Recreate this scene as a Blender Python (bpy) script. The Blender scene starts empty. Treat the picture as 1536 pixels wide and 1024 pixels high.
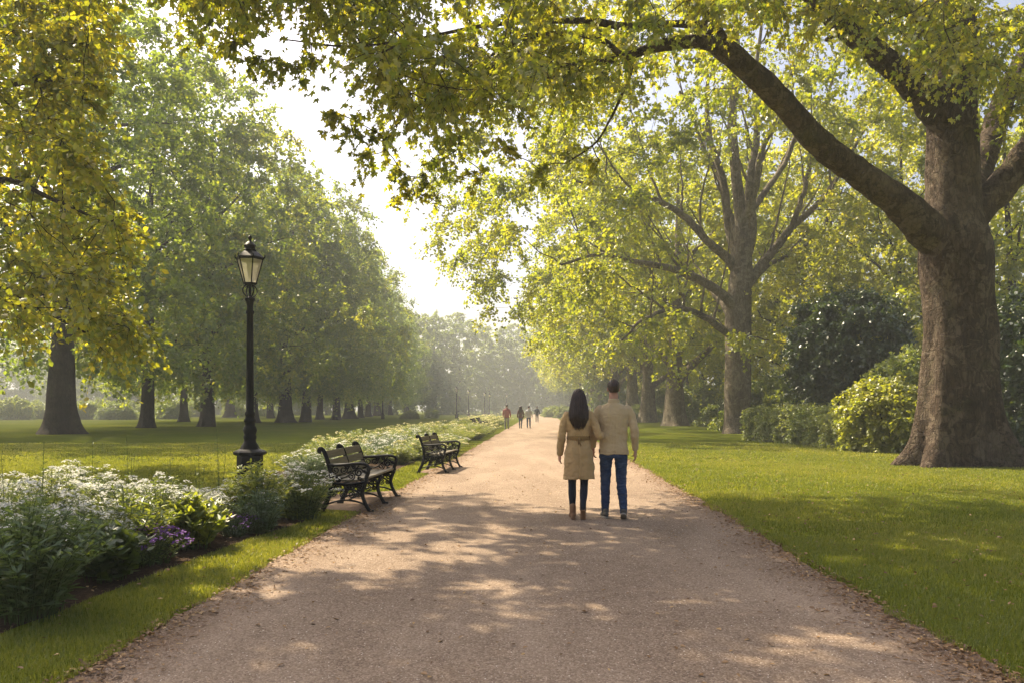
import bpy, bmesh, math, random
import numpy as np
from mathutils import Vector, Matrix, noise as mnoise

S = bpy.context.scene
COL = S.collection
H = 1.45            # eye height of the camera
F = 28 / 36 * 1536  # focal length in photo pixels
HOR = 613           # horizon row of the photo
SLOPE = 0.0368      # the avenue drifts to the right with distance
rad = math.radians


def P(px, py, d):
    return np.array([(px - 768) / F * d, d, H + (HOR - py) / F * d])


def G(px, py):
    d = H * F / (py - HOR)
    return np.array([(px - 768) / F * d, d, 0.0])


def unit(v):
    v = np.asarray(v, float)
    return v / (np.linalg.norm(v, axis=-1, keepdims=True) + 1e-9)


# ------------------------------------------------------------------ meshes
class MB:
    def __init__(self):
        self.v, self.l, self.c, self.t, self.n = [], [], [], [], 0

    def add(self, v, f, tint=0.5):
        v = np.asarray(v, float).reshape(-1, 3)
        f = np.asarray(f, int)
        self.v.append(v)
        self.l.append((f + self.n).ravel())
        self.c.append(np.full(len(f), f.shape[1]))
        self.t.append(np.broadcast_to(np.asarray(tint, float), (len(f),)))
        self.n += len(v)
        return self

    def inst(self, tv, tf, pos, R, sc, tint):
        """copies of a template (tv, list of equal-size faces) placed at pos with frames R"""
        N, k = len(pos), len(tv)
        sc = np.broadcast_to(np.asarray(sc, float), (N,))
        v = np.einsum('nij,kj->nki', R, np.asarray(tv, float)) * sc[:, None, None] + pos[:, None, :]
        tf = np.asarray(tf, int)
        f = (np.arange(N)[:, None, None] * k + tf[None]).reshape(-1, tf.shape[1])
        self.add(v.reshape(-1, 3), f, np.repeat(np.broadcast_to(tint, (N,)), len(tf)))

    def tube(self, pts, r, n=8, tint=0.5, cap=True, flat=1.0):
        pts = np.asarray(pts, float)
        m = len(pts)
        r = np.broadcast_to(np.asarray(r, float), (m,))
        tg = unit(np.gradient(pts, axis=0))
        ref = np.array([0, 0, 1.]) if abs(tg[0, 2]) < .9 else np.array([1., 0, 0])
        a = unit(np.cross(ref, tg[0]))
        A = np.zeros((m, 3))
        for i in range(m):
            a = a - tg[i] * np.dot(a, tg[i])
            a = a / (np.linalg.norm(a) + 1e-9)
            A[i] = a
        B = np.cross(tg, A)
        th = np.linspace(0, 2 * np.pi, n, endpoint=False)
        v = pts[:, None] + r[:, None, None] * (np.cos(th)[None, :, None] * A[:, None] * flat + np.sin(th)[None, :, None] * B[:, None])
        i = np.arange(m - 1)[:, None] * n
        j = np.arange(n)[None]
        j2 = (j + 1) % n
        f = np.stack([i + j, i + j2, i + n + j2, i + n + j], -1).reshape(-1, 4)
        if cap:
            v = np.concatenate([v.reshape(-1, 3), pts[:1], pts[-1:]])
            self.add(v, f, tint)
            b = self.n - len(v)
            k = np.arange(n)
            c0 = np.stack([np.full(n, m * n), (k + 1) % n, k], -1)
            c1 = np.stack([np.full(n, m * n + 1), (m - 1) * n + k, (m - 1) * n + (k + 1) % n], -1)
            ff = np.concatenate([c0, c1]) + b
            self.l.append(ff.ravel()); self.c.append(np.full(len(ff), 3))
            self.t.append(np.broadcast_to(np.asarray(tint, float), (len(ff),)) if np.ndim(tint) == 0 else np.full(len(ff), .5))
        else:
            self.add(v.reshape(-1, 3), f, tint)
        return self

    def lathe(self, prof, n=24, c=(0, 0, 0), tint=.5, phase=0.0):
        prof = np.asarray(prof, float)
        th = np.linspace(0, 2 * np.pi, n, endpoint=False) + phase
        v = np.stack([np.outer(prof[:, 0], np.cos(th)), np.outer(prof[:, 0], np.sin(th)), np.repeat(prof[:, 1:2], n, 1)], -1) + np.array(c)
        m = len(prof)
        i = np.arange(m - 1)[:, None] * n
        j = np.arange(n)[None]
        f = np.stack([i + j, i + (j + 1) % n, i + n + (j + 1) % n, i + n + j], -1).reshape(-1, 4)
        return self.add(v, f, tint)

    def box(self, c, s, R=None, tint=.5, bev=0.0):
        sx, sy, sz = np.array(s) / 2
        if bev:
            b = bev
            # chamfered long box: octagon section in y-z swept along x
            sec = [(-sy + b, -sz), (sy - b, -sz), (sy, -sz + b), (sy, sz - b), (sy - b, sz), (-sy + b, sz), (-sy, sz - b), (-sy, -sz + b)]
            v = np.array([(x, y, z) for x in (-sx, sx) for y, z in sec])
            f = [[i, (i + 1) % 8, 8 + (i + 1) % 8, 8 + i] for i in range(8)]
            if R is not None:
                v = v @ np.asarray(R).T
            v = v + np.array(c)
            self.add(v, f, tint)
            k = self.n - 16
            for ff in ([7 - i for i in range(8)], [8 + i for i in range(8)]):
                self.l.append(np.array(ff) + k); self.c.append(np.array([8])); self.t.append(np.array([tint]))
            return self
        v = np.array([(x, y, z) for x in (-sx, sx) for y in (-sy, sy) for z in (-sz, sz)])
        f = [[0, 1, 3, 2], [4, 6, 7, 5], [0, 4, 5, 1], [2, 3, 7, 6], [0, 2, 6, 4], [1, 5, 7, 3]]
        if R is not None:
            v = v @ np.asarray(R).T
        return self.add(v + np.array(c), f, tint)

    def ball(self, c, r, n=16, m=10, R=None):
        ph = np.linspace(-np.pi / 2, np.pi / 2, m)
        th = np.linspace(0, 2 * np.pi, n, endpoint=False)
        v = np.stack([np.outer(np.cos(ph), np.cos(th)), np.outer(np.cos(ph), np.sin(th)), np.repeat(np.sin(ph)[:, None], n, 1)], -1).reshape(-1, 3) * np.array(r)
        if R is not None:
            v = v @ np.asarray(R).T
        i = np.arange(m - 1)[:, None] * n
        j = np.arange(n)[None]
        f = np.stack([i + j, i + (j + 1) % n, i + n + (j + 1) % n, i + n + j], -1).reshape(-1, 4)
        return self.add(v + np.array(c), f)

    def loft(self, rings, n=28, cap=True):
        """rings of (cx, cy, z, rx, ry[, squareness])"""
        th = np.linspace(0, 2 * np.pi, n, endpoint=False)
        V = []
        for q in rings:
            cx, cy, z, rx, ry = q[:5]
            p = q[5] if len(q) > 5 else 2.0
            c, s = np.cos(th), np.sin(th)
            k = (np.abs(c) ** p + np.abs(s) ** p) ** (-1 / p)
            V.append(np.stack([cx + rx * k * c, cy + ry * k * s, np.full(n, z)], -1))
        m = len(V)
        v = np.concatenate(V)
        i = np.arange(m - 1)[:, None] * n
        j = np.arange(n)[None]
        f = np.stack([i + j, i + (j + 1) % n, i + n + (j + 1) % n, i + n + j], -1).reshape(-1, 4)
        self.add(v, f)
        if cap:
            b = self.n - len(v)
            for ff in (np.arange(n)[::-1], np.arange(n) + (m - 1) * n):
                self.l.append(ff + b); self.c.append(np.array([n])); self.t.append(np.array([.5]))
        return self

    def mesh(self, name):
        me = bpy.data.meshes.new(name)
        v = np.concatenate(self.v); l = np.concatenate(self.l); c = np.concatenate(self.c)
        me.vertices.add(len(v)); me.vertices.foreach_set('co', v.astype(np.float32).ravel())
        me.loops.add(len(l)); me.loops.foreach_set('vertex_index', l.astype(np.int32))
        me.polygons.add(len(c))
        me.polygons.foreach_set('loop_start', np.concatenate([[0], np.cumsum(c)[:-1]]).astype(np.int32))
        me.update(calc_edges=True)
        a = me.attributes.new('tint', 'FLOAT', 'FACE')
        a.data.foreach_set('value', np.concatenate(self.t).astype(np.float32))
        return me

    def build(self, name, mat, parent=None, smooth=True, loc=None):
        return link(name, self.mesh(name), mat, parent, smooth, loc)


def link(name, me, mat, parent=None, smooth=True, loc=None):
    if mat is not None:
        me.materials.clear(); me.materials.append(mat)
    me.polygons.foreach_set('use_smooth', np.full(len(me.polygons), smooth))
    o = bpy.data.objects.new(name, me)
    COL.objects.link(o)
    if parent is not None:
        o.parent = parent
    if loc is not None:
        o.location = loc
    return o


def thing(name, label, cat, loc=(0, 0, 0), rz=0.0, group=None):
    o = bpy.data.objects.new(name, None)
    o.empty_display_size = .3
    COL.objects.link(o)
    o.location = loc; o.rotation_euler = (0, 0, rz)
    tag(o, label, cat, group)
    return o


def tag(o, label=None, cat=None, group=None, kind=None):
    for k, v in (('label', label), ('category', cat), ('group', group), ('kind', kind)):
        if v:
            o[k] = v
    return o


def dup(root, loc, rz=0.0, sc=1.0, label=None, group=None):
    r = root.copy(); COL.objects.link(r)
    r.location = loc; r.rotation_euler = (0, 0, rz)
    r.scale = (sc, sc, sc) if np.isscalar(sc) else sc
    if label:
        r['label'] = label
    if group:
        r['group'] = group
    for ch in list(root.children):
        c = ch.copy(); COL.objects.link(c); c.parent = r
        for g in list(ch.children):
            e = g.copy(); COL.objects.link(e); e.parent = c
    return r


ORD = ['first', 'second', 'third', 'fourth', 'fifth', 'sixth', 'seventh', 'eighth', 'ninth', 'tenth', 'eleventh', 'twelfth',
       'thirteenth', 'fourteenth', 'fifteenth', 'sixteenth', 'seventeenth', 'eighteenth', 'nineteenth', 'twentieth']


# --------------------------------------------------------------- materials
class NT:
    def __init__(self, name):
        self.m = bpy.data.materials.new(name); self.m.use_nodes = True
        self.t = self.m.node_tree; self.t.nodes.clear()
        self.out = self.t.nodes.new('ShaderNodeOutputMaterial')

    def n(self, kind, ins=None, **props):
        x = self.t.nodes.new('ShaderNode' + kind)
        for k, v in props.items():
            setattr(x, k, v)
        for k, v in (ins or {}).items():
            s = x.inputs[k]
            if isinstance(v, bpy.types.NodeSocket):
                self.t.links.new(v, s)
            else:
                if s.type == 'RGBA' and len(v) == 3:
                    v = (*v, 1)
                s.default_value = v
        return x

    def surf(self, sh):
        self.t.links.new(sh, self.out.inputs['Surface']); return self.m

    def noise(self, vec, scale, detail=4, rough=.55, dist=0):
        return self.n('TexNoise', {'Vector': vec, 'Scale': scale, 'Detail': detail, 'Roughness': rough, 'Distortion': dist}).outputs[0]

    def ramp(self, fac, stops):
        r = self.n('ValToRGB', {'Fac': fac})
        e = r.color_ramp.elements
        while len(e) < len(stops):
            e.new(.5)
        for x, (p, c) in zip(e, stops):
            x.position = p
            x.color = (*c, 1) if len(c) == 3 else c
        return r.outputs[0]

    def mix(self, fac, a, b, mode='MIX'):
        x = self.n('Mix', data_type='RGBA', blend_type=mode)
        for i, v in ((0, fac), (6, a), (7, b)):
            s = x.inputs[i]
            if isinstance(v, bpy.types.NodeSocket):
                self.t.links.new(v, s)
            else:
                s.default_value = v if np.isscalar(v) else ((*v, 1) if len(v) == 3 else v)
        return x.outputs[2]

    def math(self, op, a, b=0.0, clamp=False):
        x = self.n('Math', operation=op, use_clamp=clamp)
        for i, v in ((0, a), (1, b)):
            if isinstance(v, bpy.types.NodeSocket):
                self.t.links.new(v, x.inputs[i])
            else:
                x.inputs[i].default_value = v
        return x.outputs[0]

    def obj(self):
        return self.n('TexCoord').outputs['Object']

    def pos(self):
        return self.n('NewGeometry').outputs['Position']

    def scaled(self, vec, s):
        return self.n('Mapping', {'Vector': vec, 'Scale': s}).outputs[0]

    def tint(self):
        return self.n('Attribute', attribute_name='tint').outputs['Fac']

    def bump(self, h, strength=.5, dist=.02, normal=None):
        ins = {'Height': h, 'Strength': strength, 'Distance': dist}
        if normal is not None:
            ins['Normal'] = normal
        return self.n('Bump', ins).outputs[0]

    def pbr(self, col, rough=.8, normal=None, spec=.3, **kw):
        ins = {'Base Color': col, 'Roughness': rough, 'Specular IOR Level': spec}
        if normal is not None:
            ins['Normal'] = normal
        ins.update(kw)
        return self.n('BsdfPrincipled', ins).outputs[0]


def leaf_mat(name, refl, trans, tfac=.5, gloss=.06, rough=.45, vary=.12):
    """refl / trans: three colours each, picked by the leaf's own tint"""
    k = NT(name)
    t = k.tint()
    rnd = k.n('ObjectInfo').outputs['Random']
    t2 = k.math('ADD', t, k.math('MULTIPLY', k.math('SUBTRACT', rnd, .5), vary * 2), True)
    c1 = k.ramp(t2, list(zip((0, .5, 1), refl)))
    c2 = k.ramp(t2, list(zip((0, .5, 1), trans)))
    d = k.n('BsdfDiffuse', {'Color': c1}).outputs[0]
    tr = k.n('BsdfTranslucent', {'Color': c2}).outputs[0]
    s = k.n('MixShader', {'Fac': tfac, 1: d, 2: tr}).outputs[0]
    g = k.n('BsdfGlossy', {'Color': (1, 1, 1), 'Roughness': rough}).outputs[0]
    return k.surf(k.n('MixShader', {'Fac': gloss, 1: s, 2: g}).outputs[0])


def bark_mat(name, dark, mid, light, scale=1.0, patch=.5, bump=.6):
    k = NT(name)
    o = k.obj()
    w = k.n('Mapping', {'Vector': o, 'Scale': (1, 1, .22)}).outputs[0]
    ridge = k.noise(w, 7 * scale, 9, .68, 1.4)
    wrin = k.noise(k.scaled(o, (.5, .5, 4.5)), 2.2 * scale, 6, .6, .5)
    n2 = k.noise(o, 2.1 * scale, 6, .62, 1.2)
    n3 = k.noise(o, .8 * scale, 4, .6)
    v = k.n('TexVoronoi', {'Vector': k.mix(.12, k.scaled(o, (1, 1, .4)), k.n('TexNoise', {'Vector': o, 'Scale': 6.0}).outputs[1]), 'Scale': 9 * scale}, feature='DISTANCE_TO_EDGE').outputs['Distance']
    crack = k.math('MULTIPLY', k.math('MINIMUM', v, .09), 11)
    base = k.ramp(k.math('ADD', k.math('MULTIPLY', ridge, .6), k.math('MULTIPLY', n3, .4)), [(.36, dark), (.5, mid), (.66, light)])
    flake = k.ramp(n2, [(.53, (0, 0, 0)), (.57, (1, 1, 1))])
    col = k.mix(k.math('MULTIPLY', flake, patch), base, light)
    scar = k.ramp(k.noise(o, 3.4 * scale, 5, .6, .8), [(.60, (0, 0, 0)), (.64, (1, 1, 1))])
    col = k.mix(k.math('MULTIPLY', scar, patch * .9), col, dark)
    col = k.mix(k.math('MULTIPLY', k.math('SUBTRACT', 1, crack, True), .4), col, [x * .35 for x in dark])
    moss = k.ramp(k.noise(o, 1.3, 5, .65), [(.56, (0, 0, 0)), (.68, (1, 1, 1))])
    col = k.mix(k.math('MULTIPLY', moss, .28), col, (.075, .085, .03))
    fine = k.noise(w, 38 * scale, 6, .72)
    hgt = k.math('ADD', k.math('ADD', k.math('MULTIPLY', ridge, 1.2), k.math('MULTIPLY', wrin, .8)), k.math('ADD', k.math('MULTIPLY', crack, .35), k.math('MULTIPLY', fine, .4)))
    hgt = k.math('ADD', hgt, k.math('MULTIPLY', flake, -.25))
    return k.surf(k.pbr(col, .9, k.bump(hgt, bump, .08), .12))


def plain(name, col, rough=.6, spec=.4, metal=0.0, bump=0.0, bscale=60, var=.15):
    k = NT(name)
    o = k.obj()
    n = k.noise(o, bscale * .35, 5)
    n2 = k.noise(o, bscale, 6, .65)
    c = k.mix(n, [x * (1 - var) for x in col], [min(1, x * (1 + var)) for x in col])
    nor = k.bump(n2, bump, .004) if bump else None
    return k.surf(k.pbr(c, rough, nor, spec, Metallic=metal))


def cloth(name, col, wrinkle=.35, weave=500, var=.1):
    k = NT(name)
    o = k.obj()
    w = k.noise(k.scaled(o, (1, 1, .6)), 9, 4, .6, 1.2)
    f = k.noise(o, weave, 2)
    c = k.mix(k.noise(o, 5, 3), [x * (1 - var) for x in col], [min(1, x * (1 + var)) for x in col])
    nor = k.bump(k.math('ADD', k.math('MULTIPLY', w, 1.0), k.math('MULTIPLY', f, .06)), wrinkle, .03)
    return k.surf(k.pbr(c, .85, nor, .2, **{'Sheen Weight': .15}))


MAT = {}
MAT['leaf_right'] = leaf_mat('plane_leaf', [(.052, .095, .014), (.105, .145, .015), (.19, .19, .02)],
                             [(.26, .34, .012), (.47, .49, .016), (.68, .60, .024)], .57)
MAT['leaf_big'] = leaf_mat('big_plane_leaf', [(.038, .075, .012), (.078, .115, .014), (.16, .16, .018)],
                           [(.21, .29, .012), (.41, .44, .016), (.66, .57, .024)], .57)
MAT['leaf_left'] = leaf_mat('lime_leaf', [(.052, .10, .02), (.088, .14, .022), (.18, .19, .024)],
                            [(.20, .29, .02), (.33, .41, .024), (.60, .56, .03)], .52, vary=.2)
MAT['leaf_gold'] = leaf_mat('golden_leaf', [(.06, .10, .012), (.12, .15, .015), (.24, .21, .018)],
                            [(.26, .33, .015), (.48, .48, .02), (.72, .58, .025)], .52)
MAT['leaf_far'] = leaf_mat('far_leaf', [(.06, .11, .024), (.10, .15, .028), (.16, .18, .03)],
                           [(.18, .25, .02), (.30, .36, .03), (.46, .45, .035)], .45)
MAT['leaf_dark'] = leaf_mat('evergreen_leaf', [(.02, .042, .015), (.03, .062, .018), (.055, .085, .02)],
                            [(.04, .08, .012), (.08, .13, .015), (.16, .2, .02)], .3, .08, .35)
MAT['leaf_yellow'] = leaf_mat('yellow_shrub_leaf', [(.09, .13, .015), (.17, .19, .018), (.28, .26, .025)],
                              [(.28, .34, .02), (.46, .48, .03), (.62, .58, .04)], .5)
MAT['leaf_hedge'] = leaf_mat('hedge_leaf', [(.10, .15, .035), (.18, .23, .06), (.34, .35, .12)],
                             [(.24, .31, .03), (.38, .44, .05), (.52, .52, .08)], .42)
MAT['leaf_silver'] = leaf_mat('silver_leaf', [(.07, .11, .055), (.11, .16, .08), (.17, .21, .12)],
                              [(.10, .16, .05), (.15, .22, .07), (.22, .28, .09)], .35, .05)
MAT['leaf_plant'] = leaf_mat('plant_leaf', [(.04, .075, .018), (.07, .12, .025), (.14, .17, .03)],
                             [(.14, .20, .02), (.26, .32, .03), (.42, .42, .04)], .45)
MAT['white'] = leaf_mat('white_petal', [(.62, .62, .56), (.74, .73, .68), (.82, .81, .75)],
                        [(.5, .5, .42), (.6, .6, .5), (.7, .7, .6)], .35, .02, .6, 0)
MAT['cream'] = leaf_mat('cream_petal', [(.62, .55, .22), (.72, .66, .34), (.78, .76, .55)],
                        [(.5, .42, .12), (.6, .52, .2), (.7, .66, .4)], .35, .02, .6, 0)
MAT['purple'] = leaf_mat('purple_petal', [(.12, .05, .22), (.22, .10, .36), (.36, .20, .48)],
                         [(.12, .04, .2), (.2, .08, .3), (.3, .15, .4)], .35, .02, .6, 0)
MAT['grass'] = leaf_mat('grass_blade', [(.075, .115, .013), (.15, .18, .02), (.30, .27, .055)],
                        [(.20, .25, .013), (.38, .38, .022), (.55, .49, .055)], .4, .04, .5, 0)
MAT['litter'] = leaf_mat('dead_leaf', [(.10, .05, .022), (.24, .13, .05), (.45, .30, .13)],
                         [(.08, .04, .015), (.15, .08, .02), (.2, .12, .03)], .2, .04, .5, 0)
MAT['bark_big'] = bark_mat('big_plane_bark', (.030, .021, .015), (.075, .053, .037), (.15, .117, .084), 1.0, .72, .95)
MAT['bark_right'] = bark_mat('plane_bark', (.06, .048, .035), (.14, .115, .082), (.25, .215, .16), .8, .55, .8)
MAT['bark_left'] = bark_mat('lime_bark', (.016, .012, .009), (.038, .029, .021), (.065, .05, .038), 1.0, .3, .7)
MAT['iron'] = plain('black_iron', (.004, .004, .0045), .5, .18, .0, .25, 90)
MAT['wood'] = None
MAT['stem'] = plain('green_stem', (.07, .10, .03), .7, .2)
MAT['soil'] = None


def make_ground_mats():
    k = NT('lawn')
    p = k.pos()
    a = k.noise(p, .12, 5, .6)
    b = k.noise(p, 1.3, 5, .6)
    c = k.noise(p, 45, 3, .7)
    g = k.ramp(k.math('ADD', k.math('MULTIPLY', a, .55), k.math('MULTIPLY', b, .45)),
               [(.34, (.13, .165, .018)), (.5, (.185, .21, .023)), (.66, (.26, .25, .035))])
    g = k.mix(k.math('MULTIPLY', c, .5), g, (.055, .085, .01))
    g = k.mix(k.math('GREATER_THAN', k.noise(p, 18, 2), .72), g, (.15, .12, .04))
    g = k.mix(k.ramp(k.noise(p, .55, 6, .65), [(.60, (0, 0, 0)), (.72, (.7, .7, .7))]), g, (.22, .185, .06))
    h = k.math('ADD', k.noise(p, 60, 4, .75), k.math('MULTIPLY', k.noise(p, 6, 3), 1.2))
    sh = k.n('BsdfDiffuse', {'Color': g, 'Roughness': 1.0, 'Normal': k.bump(h, .9, .05)}).outputs[0]
    MAT['lawn'] = k.surf(sh)

    k = NT('gravel_path')
    p = k.pos()
    big = k.noise(p, .35, 5, .6)
    mid = k.noise(p, 3.5, 6, .65)
    vo = k.n('TexVoronoi', {'Vector': p, 'Scale': 85, 'Randomness': 1.0})
    vo2 = k.n('TexVoronoi', {'Vector': p, 'Scale': 34, 'Randomness': 1.0})
    st = k.ramp(vo.outputs['Color'], [(.15, (.09, .060, .042)), (.5, (.215, .156, .11)), (.85, (.38, .30, .225))])
    col = k.mix(.55, k.ramp(k.math('ADD', k.math('MULTIPLY', big, .5), k.math('MULTIPLY', mid, .5)),
                            [(.36, (.155, .110, .078)), (.5, (.205, .150, .108)), (.64, (.26, .196, .143))]), st)
    col = k.mix(k.math('LESS_THAN', vo2.outputs['Distance'], .11), col, (.11, .065, .04))
    fine = k.noise(p, 240, 3, .7)
    xyz = k.n('SeparateXYZ', {'Vector': p})
    lat = k.math('ABSOLUTE', k.math('SUBTRACT', xyz.outputs[0], k.math('MULTIPLY', xyz.outputs[1], SLOPE)))
    lat = k.math('ADD', lat, k.math('MULTIPLY', k.math('SUBTRACT', k.noise(p, 2.6, 7, .7), .5), 1.5))
    edge = k.ramp(k.math('MULTIPLY', lat, .3), [(.58, (0, 0, 0)), (.80, (1, 1, 1))])
    col = k.mix(k.math('MULTIPLY', edge, .62), col, k.mix(k.noise(p, 60, 4, .7), (.07, .042, .027), (.24, .155, .10)))
    worn = k.ramp(k.noise(k.scaled(p, (1, .22, 1)), 1.1, 6, .62, .4), [(.44, (0, 0, 0)), (.62, (1, 1, 1))])
    col = k.mix(k.math('MULTIPLY', worn, .22), col, (.44, .345, .26))
    hh = k.math('ADD', k.math('SUBTRACT', 1, vo.outputs['Distance']), k.math('MULTIPLY', mid, .8))
    hh = k.math('ADD', hh, k.math('MULTIPLY', fine, .4))
    MAT['path'] = k.surf(k.pbr(col, .95, k.bump(hh, .55, .012), .12))

    k = NT('soil')
    p = k.pos()
    n = k.noise(p, 22, 8, .7)
    c = k.ramp(n, [(.3, (.022, .013, .008)), (.55, (.06, .037, .022)), (.75, (.15, .095, .055))])
    MAT['soil'] = k.surf(k.pbr(c, .95, k.bump(n, .9, .05), .1))

    k = NT('bench_wood')
    o = k.obj()
    g = k.noise(k.scaled(o, (1.2, 26, 26)), 2.5, 6, .65, .3)
    c = k.ramp(g, [(.3, (.055, .045, .025)), (.55, (.13, .105, .06)), (.75, (.20, .165, .10))])
    MAT['wood'] = k.surf(k.pbr(c, .55, k.bump(g, .35, .004), .35))

    k = NT('hair_dark')
    o = k.obj()
    g = k.noise(k.scaled(o, (130, 130, 4)), 1, 4, .6)
    c = k.ramp(g, [(.3, (.010, .006, .004)), (.7, (.060, .030, .019))])
    MAT['hair'] = k.surf(k.pbr(c, .42, k.bump(g, .6, .006), .45))

    k = NT('skin')
    o = k.obj()
    c = k.mix(k.noise(o, 14, 4), (.38, .20, .135), (.48, .27, .19))
    MAT['skin'] = k.surf(k.pbr(c, .55, k.bump(k.noise(o, 300, 3), .15, .001), .35, **{'Subsurface Weight': .1}))

    k = NT('lantern_glass')
    d = k.n('BsdfTranslucent', {'Color': (.85, .80, .70)}).outputs[0]
    df = k.n('BsdfDiffuse', {'Color': (.62, .58, .50)}).outputs[0]
    s = k.n('MixShader', {'Fac': .6, 1: df, 2: d}).outputs[0]
    t = k.n('BsdfTransparent', {'Color': (.95, .93, .88)}).outputs[0]
    s = k.n('MixShader', {'Fac': .45, 1: s, 2: t}).outputs[0]
    g = k.n('BsdfGlossy', {'Color': (1, 1, 1), 'Roughness': .05}).outputs[0]
    MAT['glass'] = k.surf(k.n('MixShader', {'Fac': .08, 1: s, 2: g}).outputs[0])

    k = NT('denim')
    o = k.obj()
    w = k.noise(k.scaled(o, (1, 1, 1.6)), 14, 4, .6, 1)
    z = k.noise(o, 4, 3)
    c = k.ramp(k.math('ADD', k.math('MULTIPLY', w, .4), k.math('MULTIPLY', z, .6)), [(.35, (.014, .025, .055)), (.52, (.03, .05, .105)), (.7, (.07, .10, .17))])
    MAT['denim'] = k.surf(k.pbr(c, .8, k.bump(k.math('ADD', w, k.math('MULTIPLY', k.noise(o, 500, 2), .08)), .5, .025), .2))


make_ground_mats()
MAT['tan'] = cloth('camel_coat_cloth', (.40, .272, .13))
MAT['beige'] = cloth('beige_jacket_cloth', (.46, .35, .205), .45)
MAT['navy'] = cloth('navy_leggings', (.012, .016, .026), .25)
MAT['boot'] = plain('brown_suede', (.22, .125, .07), .8, .2, 0, .3, 200)
MAT['shoe'] = plain('grey_shoe', (.075, .07, .062), .7, .3, 0, .3, 200)
MAT['sole'] = plain('pale_sole', (.26, .24, .21), .7, .3)
MAT['tan_dark'] = cloth('camel_belt_cloth', (.22, .135, .05), .2)
MAT['redshirt'] = cloth('faded_red_shirt', (.30, .11, .10))
MAT['greycloth'] = cloth('grey_cloth', (.20, .19, .17))
MAT['browncloth'] = cloth('brown_cloth', (.11, .055, .04))
MAT['palecloth'] = cloth('pale_cloth', (.42, .42, .42))
MAT['darkcloth'] = cloth('dark_cloth', (.03, .035, .045))
MAT['eye'] = plain('eye_white', (.6, .58, .55), .3, .5)

# ------------------------------------------------------------ leaf templates
LOBED = []
for a, r in ((-90, .12), (-58, .36), (-28, .62), (-8, .36), (18, .60), (38, .68), (56, .40), (76, .74), (90, .95)):
    LOBED.append((r * math.cos(rad(a)), r * math.sin(rad(a)) + .15))
LOBED = LOBED + [(-x, y) for x, y in LOBED[-2:0:-1]]
LOBED = np.array([(x * .85, y * .85, -.22 * abs(x) - .12 * max(0, y) ** 2) for x, y in LOBED])
LOBED_F = [list(range(len(LOBED)))]
OVAL = np.array([(0, 0, 0), (.34, .28, -.08), (.40, .62, -.1), (0, 1.05, -.05), (-.40, .62, -.1), (-.34, .28, -.08)])
OVAL_F = [[0, 1, 2, 3], [0, 3, 4, 5]]
DIAM = np.array([(0, 0, 0), (.42, .45, -.1), (0, 1, 0), (-.42, .45, -.1)])
DIAM_F = [[0, 1, 2], [0, 2, 3]]
LANCE = np.array([(0, 0, 0), (.13, .35, .02), (.12, .65, -.02), (0, 1.0, -.14), (-.12, .65, -.02), (-.13, .35, .02)])
LANCE_F = [[0, 1, 2, 3], [0, 3, 4, 5]]


def frames(t, nrm):
    t = unit(t)
    s = unit(np.cross(t, nrm))
    n = np.cross(s, t)
    return np.stack([s, t, n], -1)


def rdir(rng, n):
    return unit(rng.normal(size=(n, 3)))


# ------------------------------------------------------------------- trees
def bez(p0, p1, p2, p3, m):
    t = np.linspace(0, 1, m)[:, None]
    return (1 - t) ** 3 * p0 + 3 * (1 - t) ** 2 * t * p1 + 3 * (1 - t) * t * t * p2 + t ** 3 * p3


def spline(pts, m):
    """smooth resample of a polyline with its radii (Catmull-Rom); rows of any width"""
    p = np.asarray(pts, float)
    q = np.concatenate([2 * p[:1] - p[1:2], p, 2 * p[-1:] - p[-2:-1]])
    out = []
    for u in np.linspace(0, len(p) - 1 - 1e-6, m):
        i = int(u); t = u - i
        a, b, c, d = q[i:i + 4]
        out.append(.5 * ((2 * b) + (c - a) * t + (2 * a - 5 * b + 4 * c - d) * t * t + (3 * b - a - 3 * c + d) * t ** 3))
    return np.array(out)


def grow(limbs, clumps, rng, up_bias=.8, rk=.016):
    """connect every clump to the nearest wood; returns branch tubes"""
    NP, NR, ND = [], [], []
    for pr in limbs:
        pr = np.asarray(pr)
        p = pr[:, :3]
        tg = unit(np.gradient(p, axis=0))
        NP.append(p); NR.append(pr[:, 3]); ND.append(tg)
    NP = np.concatenate(NP); NR = np.concatenate(NR); ND = np.concatenate(ND)
    dist = np.array([np.min(np.linalg.norm(NP - c, axis=1)) for c in clumps])
    tubes = []
    for i in np.argsort(dist):
        c = clumps[i]
        d = c - NP
        L = np.linalg.norm(d, axis=1)
        cost = L + up_bias * np.maximum(0, -d[:, 2] + .15 * L) - .6 * np.einsum('ij,ij->i', d, ND)* .3
        j = int(np.argmin(cost))
        p0, dd, l, r0 = NP[j], unit(d[j]), L[j], NR[j]
        if l < .15:
            continue
        p1 = p0 + (unit(ND[j] * .6 + dd * .6 + np.array([0, 0, .25]))) * l * .38
        p2 = c - unit(dd * .8 + np.array([0, 0, -.12])) * l * .3
        m = max(4, int(l / .55) + 2)
        pts = bez(p0, p1, p2, c, m)
        pts[1:-1] += rng.normal(size=(m - 2, 3)) * .035 * l ** .7
        rs = min(r0 * .75, .018 + rk * l)
        rr = np.linspace(rs, .010, m)
        tubes.append((pts, rr))
        NP = np.concatenate([NP, pts[1:]]); NR = np.concatenate([NR, rr[1:]])
        ND = np.concatenate([ND, unit(np.gradient(pts, axis=0))[1:]])
    return tubes


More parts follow.
